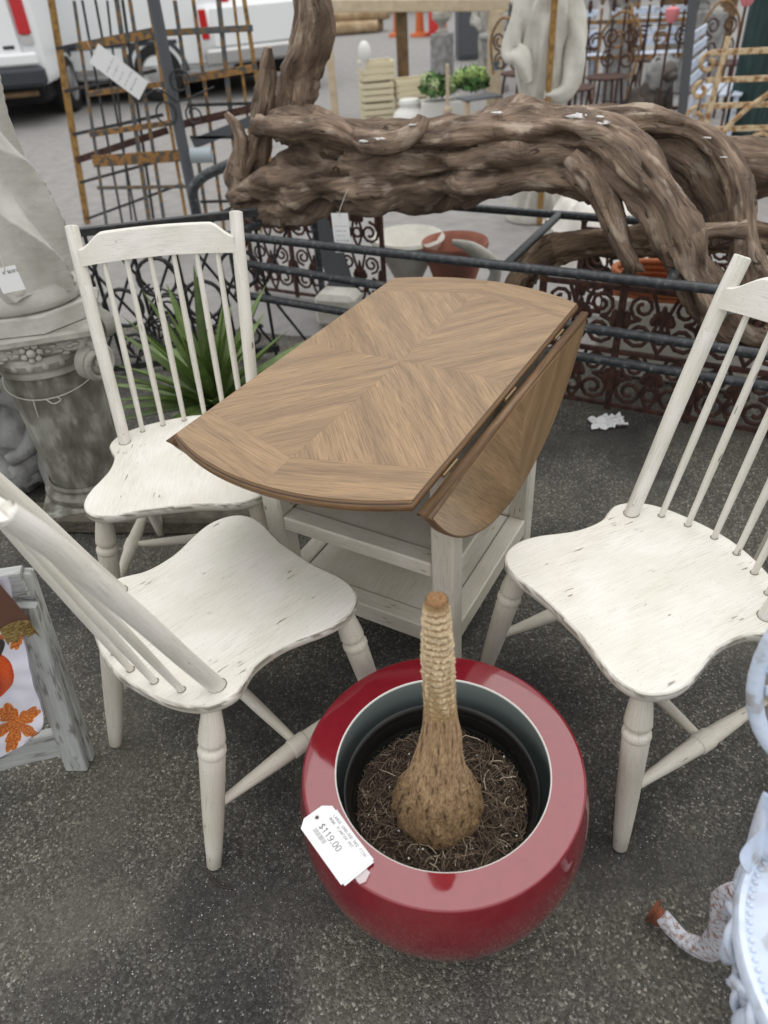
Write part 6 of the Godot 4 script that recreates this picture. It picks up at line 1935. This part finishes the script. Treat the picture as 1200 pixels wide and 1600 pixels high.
# ---------------------------------------------------------------- at the frame's edges
func plank(t: Node3D, called: String, a: Vector3, b: Vector3, w: float, d: float, side := Vector3.RIGHT) -> void:
	var s := S()
	bar(s, a, b, w, d, side, 0.003)
	put(called, s, M.grey_wood, t)

func towel_stand() -> void:
	var t := thing("grey_stand", "rubbed grey painted wooden stand holding the printed towel", "stand", Vector3(0, 0, 0))
	plank(t, "front_plank", Vector3(-0.79, 0.0, -1.035), Vector3(-0.715, 0.56, -1.03), 0.052, 0.022)
	plank(t, "rear_plank", Vector3(-0.772, 0.0, -1.062), Vector3(-0.70, 0.62, -1.055), 0.03, 0.026)
	plank(t, "front_plank", Vector3(-1.25, 0.0, -0.93), Vector3(-1.2, 0.62, -0.93), 0.052, 0.022)
	plank(t, "rear_plank", Vector3(-1.27, 0.0, -1.1), Vector3(-1.21, 0.66, -1.05), 0.03, 0.026)
	plank(t, "bottom_board", Vector3(-0.79, 0.1, -1.045), Vector3(-1.24, 0.1, -0.945), 0.022, 0.085, Vector3(0.2, 0, 1))
	plank(t, "cross_board", Vector3(-0.73, 0.35, -1.07), Vector3(-1.22, 0.35, -0.98), 0.022, 0.06, Vector3(0.2, 0, 1))
	plank(t, "top_board", Vector3(-0.7, 0.6, -1.05), Vector3(-1.2, 0.62, -0.96), 0.03, 0.06, Vector3(0.2, 0, 1))
	var hs := S()
	bar(hs, Vector3(-0.752, 0.30, -1.072), Vector3(-0.735, 0.40, -1.07), 0.012, 0.006)
	put("hinge", hs, M.iron_black, t)
	# towel over the top board, hanging on the near side
	var n := fnl(601, 1.0, FastNoiseLite.TYPE_SIMPLEX_SMOOTH, 2)
	var s := S()
	var cloth := func(u: float, v: float, off: float) -> Vector3:
		var x := lerpf(-1.16, -0.705 - 0.085 * v, u)
		var y := 0.648 - v * (0.51 + 0.03 * cos(u * 3.0))
		var z := lerpf(-0.90, -1.0, u) + 0.012 * sin(u * 11.0 + v * 2.0) * v + n.get_noise_2d(u * 4.0, v * 4.0) * 0.012 + off
		# round the lower right corner
		var e := Vector2((1.0 - u) / 0.22, (1.0 - v) / 0.16)
		if e.x < 1.0 and e.y < 1.0:
			var q := Vector2(1.0 - e.x, 1.0 - e.y)
			if q.length() > 1.0:
				var k := q / q.length()
				x -= (q.x - k.x) * 0.22 * 0.4
				y += (q.y - k.y) * 0.16 * 0.51
		return Vector3(x, y, z)
	grid(s, 40, 48, func(u: float, v: float) -> Vector3: return cloth.call(u, v, 0.0), false, Vector2(1, 1), true)
	grid(s, 40, 48, func(u: float, v: float) -> Vector3: return cloth.call(u, v, -0.006), false, Vector2(1, 1), false)
	lone("printed_towel", s, M.towel, "white terry towel printed with pumpkins and orange leaves", "towel")
	# ribbon with a glittered end
	var r := thing("ribbon", "brown satin ribbon with gold glitter end beside the towel", "ribbon", Vector3(0, 0, 0))
	var rib := func(u: float, v: float) -> Vector3:
		var a := Vector3(-0.735, 0.70, -0.99).lerp(Vector3(-0.716, 0.512, -0.985), v)
		return a + Vector3(0.05 * (u - 0.5), 0.006 * sin(u * 4.0), 0.012 * sin(u * PI + v * 2.0)) * (0.55 + 0.5 * v)
	s = S()
	grid(s, 8, 16, func(u: float, v: float) -> Vector3: return rib.call(u, v * 0.8), false, Vector2(1, 1), true)
	put("band", s, M.ribbon, r)
	s = S()
	grid(s, 10, 8, func(u: float, v: float) -> Vector3: return rib.call(u, 0.79 + v * 0.24) + Vector3(0, 0.006 * sin(u * 17.0) * v, 0.003), false, Vector2(1, 1), true)
	put("glitter_end", s, M.gold, r)

func iron_chair() -> void:
	var c := Vector3(0.662, 0, -0.335)
	var t := thing("iron_chair", "pale blue-white cast iron garden chair at the lower right edge", "chair", c, 0.0)
	var R := 0.232
	var s := S()
	lathe(s, [Vector2(0, 0.408), Vector2(0.12, 0.407), Vector2(R - 0.03, 0.411), Vector2(R - 0.022, 0.418), Vector2(R - 0.014, 0.4185), Vector2(R - 0.012, 0.421), Vector2(R - 0.004, 0.421), Vector2(R, 0.415), Vector2(R + 0.001, 0.4), Vector2(R - 0.01, 0.392), Vector2(0, 0.392)], 80)
	var seat := put("seat", s, M.iron_white, t)
	s = S()
	for i in 110:
		var a := TAU * i / 110.0
		ball(s, Vector3(cos(a) * (R - 0.019), 0.4195, sin(a) * (R - 0.019)), Vector3(0.0045, 0.004, 0.0045), 6)
	put("beading", s, M.iron_white, seat)
	# pierced apron of leaves
	s = S()
	for i in 14:
		var a0 := TAU * i / 14.0
		for k in [-1.0, 1.0]:
			var pts := []
			for j in 15:
				var f := j / 14.0
				var an: float = a0 + k * (0.03 + 0.19 * sin(f * PI * 0.9))
				var rr := R - 0.006 - 0.035 * f + 0.012 * sin(f * 9.0)
				pts.append(Vector3(cos(an) * rr, 0.398 - 0.15 * f, sin(an) * rr))
			tube(s, pts, [0.0085, 0.009, 0.008, 0.0075, 0.007, 0.007, 0.007, 0.007, 0.007, 0.007, 0.007, 0.007, 0.006, 0.005, 0.004], 7)
			for j in 3:
				var an2: float = a0 + k * (0.07 + 0.03 * j)
				var rr2 := R - 0.012 - 0.012 * j
				ball(s, Vector3(cos(an2) * rr2, 0.375 - 0.036 * j, sin(an2) * rr2), Vector3(0.014, 0.02, 0.014), 7)
		ball(s, Vector3(cos(a0) * (R - 0.02), 0.3, sin(a0) * (R - 0.02)), Vector3(0.016, 0.04, 0.016), 8)
	var ring := []
	for i in 61:
		var a := TAU * i / 60.0
		ring.append(Vector3(cos(a) * (R - 0.042), 0.25 + 0.012 * sin(a * 14.0), sin(a) * (R - 0.042)))
	tube(s, ring, [0.009], 8)
	put("apron", s, M.iron_white, t)
	# legs with rusted feet
	for q in [232.0, 130.0, 320.0, 45.0]:
		var a := deg_to_rad(q)
		var d := Vector3(cos(a), 0, sin(a))
		s = S()
		tube(s, spline([d * (R - 0.05) + Vector3(0, 0.37, 0), d * (R + 0.0) + Vector3(0, 0.25, 0), d * (R - 0.012) + Vector3(0, 0.13, 0), d * (R - 0.005) + Vector3(0, 0.065, 0), d * (R + 0.03) + Vector3(0, 0.03, 0), d * (R + 0.062) + Vector3(0, 0.034, 0), d * (R + 0.085) + Vector3(0, 0.045, 0)], 8), spline([0.024, 0.024, 0.022, 0.021, 0.019, 0.018, 0.015], 8), 16, Vector2(1.0, 0.8), Vector3.UP, func(an: float, l: float) -> float: return 0.16 * sin(an * 4.0) * sin(l * 40.0))
		var leg := put("leg", s, M.iron_flaking, t)
		s = S()
		var f := d * (R + 0.09)
		grid(s, 20, 8, func(u: float, v: float) -> Vector3:
			var an := u * TAU
			var rr := 0.012 + 0.019 * v
			return f + d * (v * 0.012) + Vector3(0, 0.034, 0) + (d.cross(Vector3.UP) * cos(an) * rr * 0.8 + Vector3.UP * sin(an) * rr * 1.1), true)
		ball(s, f + Vector3(0, 0.03, 0), Vector3(0.016, 0.026, 0.016), 10)
		put("foot", s, M.rust_red, leg)
	# back: oval hoop with scrolls inside, rising behind the seat
	var bt := Transform3D(Basis(Vector3.UP, deg_to_rad(-8.0)) * Basis(Vector3.RIGHT, deg_to_rad(-12.0)), Vector3(0.02, 0.42, -0.235))
	s = S()
	var hoop := []
	for i in 49:
		var a := TAU * i / 48.0
		hoop.append(bt * Vector3(cos(a) * 0.175, 0.255 + sin(a) * 0.205, 0))
	tube(s, hoop, [0.0105], 12, Vector2(0.75, 1.15), Vector3.FORWARD)
	var bk := put("back_hoop", s, M.iron_white, t)
	for k in [-1.0, 1.0]:
		s = S()
		scroll(s, bt, Vector2(k * 0.085, 0.16), 0.07, 0.014, PI * 0.5, k * 1.9, 0.011, 0.9, 30)
		scroll(s, bt, Vector2(k * 0.08, 0.33), 0.05, 0.012, -PI * 0.5, -k * 1.8, 0.011, 0.9, 30)
		wire(s, bt, [[k * 0.165, 0.27], [k * 0.1, 0.25], [k * 0.03, 0.23], [0, 0.12]], 0.012)
		wire(s, bt, [[k * 0.16, 0.225], [k * 0.1, 0.215], [k * 0.03, 0.19]], 0.008)
		for i in 5:
			ball(s, bt * Vector3(k * (0.145 - i * 0.024), 0.243 - i * 0.004, 0.01), Vector3(0.009, 0.014, 0.009), 7)
		put("scrollwork", s, M.iron_white, bk)
	# leaf bracket between seat and back
	for k in [-1.0, 1.0]:
		s = S()
		grid(s, 14, 14, func(u: float, v: float) -> Vector3:
			var an := (u - 0.5) * 1.1
			var rr := 0.03 + 0.075 * sin(v * PI * 0.86)
			return Vector3(k * 0.14 - 0.0 + an * rr * 0.95, 0.405 + v * 0.13, -0.165 + 0.02 * cos(u * PI * 3.0) * v + 0.1 * absf(u - 0.5) * 0.4 - v * 0.03), false, Vector2(1, 1), k > 0)
		put("leaf_bracket", s, M.iron_white, t)
	# cream chair showing at the right edge behind the big chair
	t = thing("bentwood_chair", "cream bentwood chair just showing at the right edge", "chair", Vector3(1.34, 0, -1.5), -60.0)
	s = S()
	lathe(s, [Vector2(0, 0.43), Vector2(0.19, 0.43), Vector2(0.205, 0.44), Vector2(0.205, 0.455), Vector2(0.19, 0.462), Vector2(0, 0.46)], 40)
	put("seat", s, M.paint, t)
	s = S()
	var hp := []
	for i in 25:
		var f := i / 24.0
		hp.append(Vector3(cos(PI * f) * 0.19, 0.44 + pow(sin(PI * f), 0.6) * 0.42, -0.17 - 0.08 * sin(PI * f)))
	tube(s, hp, [0.016], 12)
	put("back_hoop", s, M.paint, t)
	for x in [-0.14, 0.14]:
		for z in [-0.13, 0.13]:
			s = S()
			rod(s, Vector3(x * 1.25, 0, z * 1.25), Vector3(x, 0.44, z), 0.012, 0.017, 12)
			put("leg", s, M.paint_grey, t)

# ---------------------------------------------------------------- ground
func ground() -> void:
	var s := S()
	var p := func(a: Vector2, b: Vector2, c: Vector2, d: Vector2, y: float) -> void:
		for q in [a, b, c, a, c, d]:
			v3(s, Vector3(q.x, y, q.y), q)
	p.call(Vector2(-150, -150), Vector2(150, -150), Vector2(150, 150), Vector2(-150, 150), -0.006)
	s.set_smooth_group(-1)
	var g := put("ground", s, M.road)
	g.set_meta("kind", "structure")
	tag(g, "pale worn concrete ground of the far yard and road", "ground")
	# dark asphalt in front, ending in a wavering edge under the rack
	s = S()
	var edge := PackedVector2Array()
	var n := fnl(701, 1.0, FastNoiseLite.TYPE_SIMPLEX_SMOOTH, 3)
	for i in 61:
		var x := lerpf(-6.0, 8.0, i / 60.0)
		edge.append(Vector2(x, -3.35 + x * 0.36 + n.get_noise_2d(x * 3.0, 0.0) * 0.1))
	for q in [Vector2(8, 8), Vector2(-6, 8)]:
		edge.append(q)
	cap(s, edge, 0.0, true)
	g = put("asphalt", s, M.asphalt)
	g.set_meta("kind", "structure")
	tag(g, "dark asphalt with pale chips under the chairs and planter", "asphalt")
	# loose and proud chips in the near asphalt
	var proto := S()
	proto.set_smooth_group(-1)
	var ring := []
	for i in 5:
		var a := TAU * i / 5.0 + 0.4 * sin(i * 2.3)
		ring.append(Vector3(cos(a), 0.0, sin(a)) * (0.8 + 0.3 * sin(i * 4.1)))
	var top := Vector3(0.15, 0.55, -0.1)
	for i in 5:
		face(proto, [ring[i], ring[(i + 1) % 5], top], ring[i] + Vector3(0, 1.0, 0), [Vector2.ZERO, Vector2.ZERO, Vector2.ZERO])
	var mm := MultiMesh.new()
	mm.transform_format = MultiMesh.TRANSFORM_3D
	mm.use_colors = true
	mm.mesh = mesh_of(proto, M.chip)
	var cnt := 30000
	mm.instance_count = cnt
	var pn := fnl(703, 1.0, FastNoiseLite.TYPE_SIMPLEX_SMOOTH, 3)
	for i in cnt:
		var f := rng.randf()
		var z := -0.15 - 2.1 * f * f
		var w := 0.55 + 0.8 * (-z)
		var x := rng.randf_range(-w, w)
		var r := rng.randf_range(0.0009, 0.0020) * (1.0 + 0.7 * pow(rng.randf(), 6.0))
		var b := Basis.from_euler(Vector3(rng.randf_range(-0.3, 0.3), rng.randf() * TAU, rng.randf_range(-0.3, 0.3))).scaled_local(Vector3(r * rng.randf_range(0.8, 1.7), r * 0.5, r))
		mm.set_instance_transform(i, Transform3D(b, Vector3(x, 0.0004, z)))
		var k := pow(rng.randf(), 2.6)
		var dry := 0.55 + 0.6 * clampf(0.5 + pn.get_noise_2d(x * 2.2, z * 2.2), 0.0, 1.0)
		var l := (0.09 + 0.4 * k) * dry
		var warm := rng.randf_range(-0.04, 0.09)
		mm.set_instance_color(i, Color(l * (1.0 + warm), l, l * (1.0 - warm * 1.3)))
	var mi := MultiMeshInstance3D.new()
	mi.multimesh = mm
	mi.name = "asphalt_chips"
	add_child(mi)
	mi.set_meta("kind", "stuff")
	tag(mi, "pale stone chips standing proud of the near asphalt", "gravel")

func _ready() -> void:
	rng.seed = 20240611
	# camera
	var cam := Camera3D.new()
	cam.name = "camera"
	var pitch := deg_to_rad(37.816)
	var roll := deg_to_rad(4.387)
	var fwd := Vector3(0, -sin(pitch), -cos(pitch))
	var up := Vector3(0, cos(pitch), -sin(pitch))
	var r2 := Vector3.RIGHT * cos(roll) - up * sin(roll)
	var u2 := up * cos(roll) + Vector3.RIGHT * sin(roll)
	cam.transform = Transform3D(Basis(r2, u2, -fwd), Vector3(0, 1.5157, 0))
	cam.fov = 70.98
	cam.near = 0.05
	cam.far = 400.0
	var ca := CameraAttributesPhysical.new()
	ca.frustum_focal_length = 26.0
	ca.frustum_focus_distance = 1.62
	ca.exposure_aperture = 26.0 / 9.0
	add_child(cam)
	# overcast sky
	var env := Environment.new()
	var sky := Sky.new()
	var sm2 := ProceduralSkyMaterial.new()
	sm2.sky_top_color = Color(0.955, 0.957, 0.957)
	sm2.sky_horizon_color = Color(0.82, 0.823, 0.825)
	sm2.sky_curve = 0.2
	sm2.ground_bottom_color = Color(0.3, 0.29, 0.28)
	sm2.ground_horizon_color = Color(0.62, 0.62, 0.62)
	sm2.sky_energy_multiplier = 1.1
	sky.sky_material = sm2
	env.background_mode = Environment.BG_SKY
	env.sky = sky
	env.tonemap_mode = Environment.TONE_MAPPER_LINEAR
	env.tonemap_exposure = 1.05
	env.sdfgi_enabled = true
	env.ssao_enabled = true
	env.ssil_enabled = true
	var we := WorldEnvironment.new()
	we.name = "sky"
	we.environment = env
	we.camera_attributes = ca
	add_child(we)
	var sun := DirectionalLight3D.new()
	sun.name = "sun"
	sun.light_energy = 0.35
	sun.light_color = Color(1.0, 0.992, 0.978)
	sun.light_angular_distance = 60.0
	sun.sky_mode = DirectionalLight3D.SKY_MODE_LIGHT_ONLY
	sun.shadow_enabled = true
	sun.rotation = Vector3(deg_to_rad(-76), deg_to_rad(150), 0)
	add_child(sun)
	build_materials()
	ground()
	# furniture in front
	table()
	var a := make_chair("cream spindle chair on the right, facing the planter, seat wholly in view")
	a.position = Vector3(0.5224, 0, -1.0649)
	a.rotation.y = deg_to_rad(-65.93)
	var b := copy_of(a, "cream spindle chair at left with its back to the camera, nearest the towel stand")
	b.position = Vector3(-0.3579, 0, -1.1187)
	b.rotation.y = deg_to_rad(131.93)
	b = copy_of(a, "cream spindle chair farthest back, before the yucca and left of the table")
	b.position = Vector3(-0.5345, 0, -1.6602)
	b.rotation.y = deg_to_rad(2.3)
	planter()
	driftwood()
	pipe_rack()
	column_and_statue()
	back_fences()
	near_stock()
	towel_stand()
	iron_chair()
	lattice_cage()
	cream_gate()
	vehicles()
	distant_stock()
	var F := rack_frame()
	hang_tag("white paper tag hanging from the driftwood log", F * Vector3(-0.9, 0.73, 0.17), Vector3(0.02, -1, 0.06), 0.072, 0.15, F.basis * Vector3(0.1, 0.15, 1), F * Vector3(-0.9, 0.8, 0.09), [])
	for m in find_children("*", "GeometryInstance3D", true, false):
		m.cast_shadow = GeometryInstance3D.SHADOW_CASTING_SETTING_ON
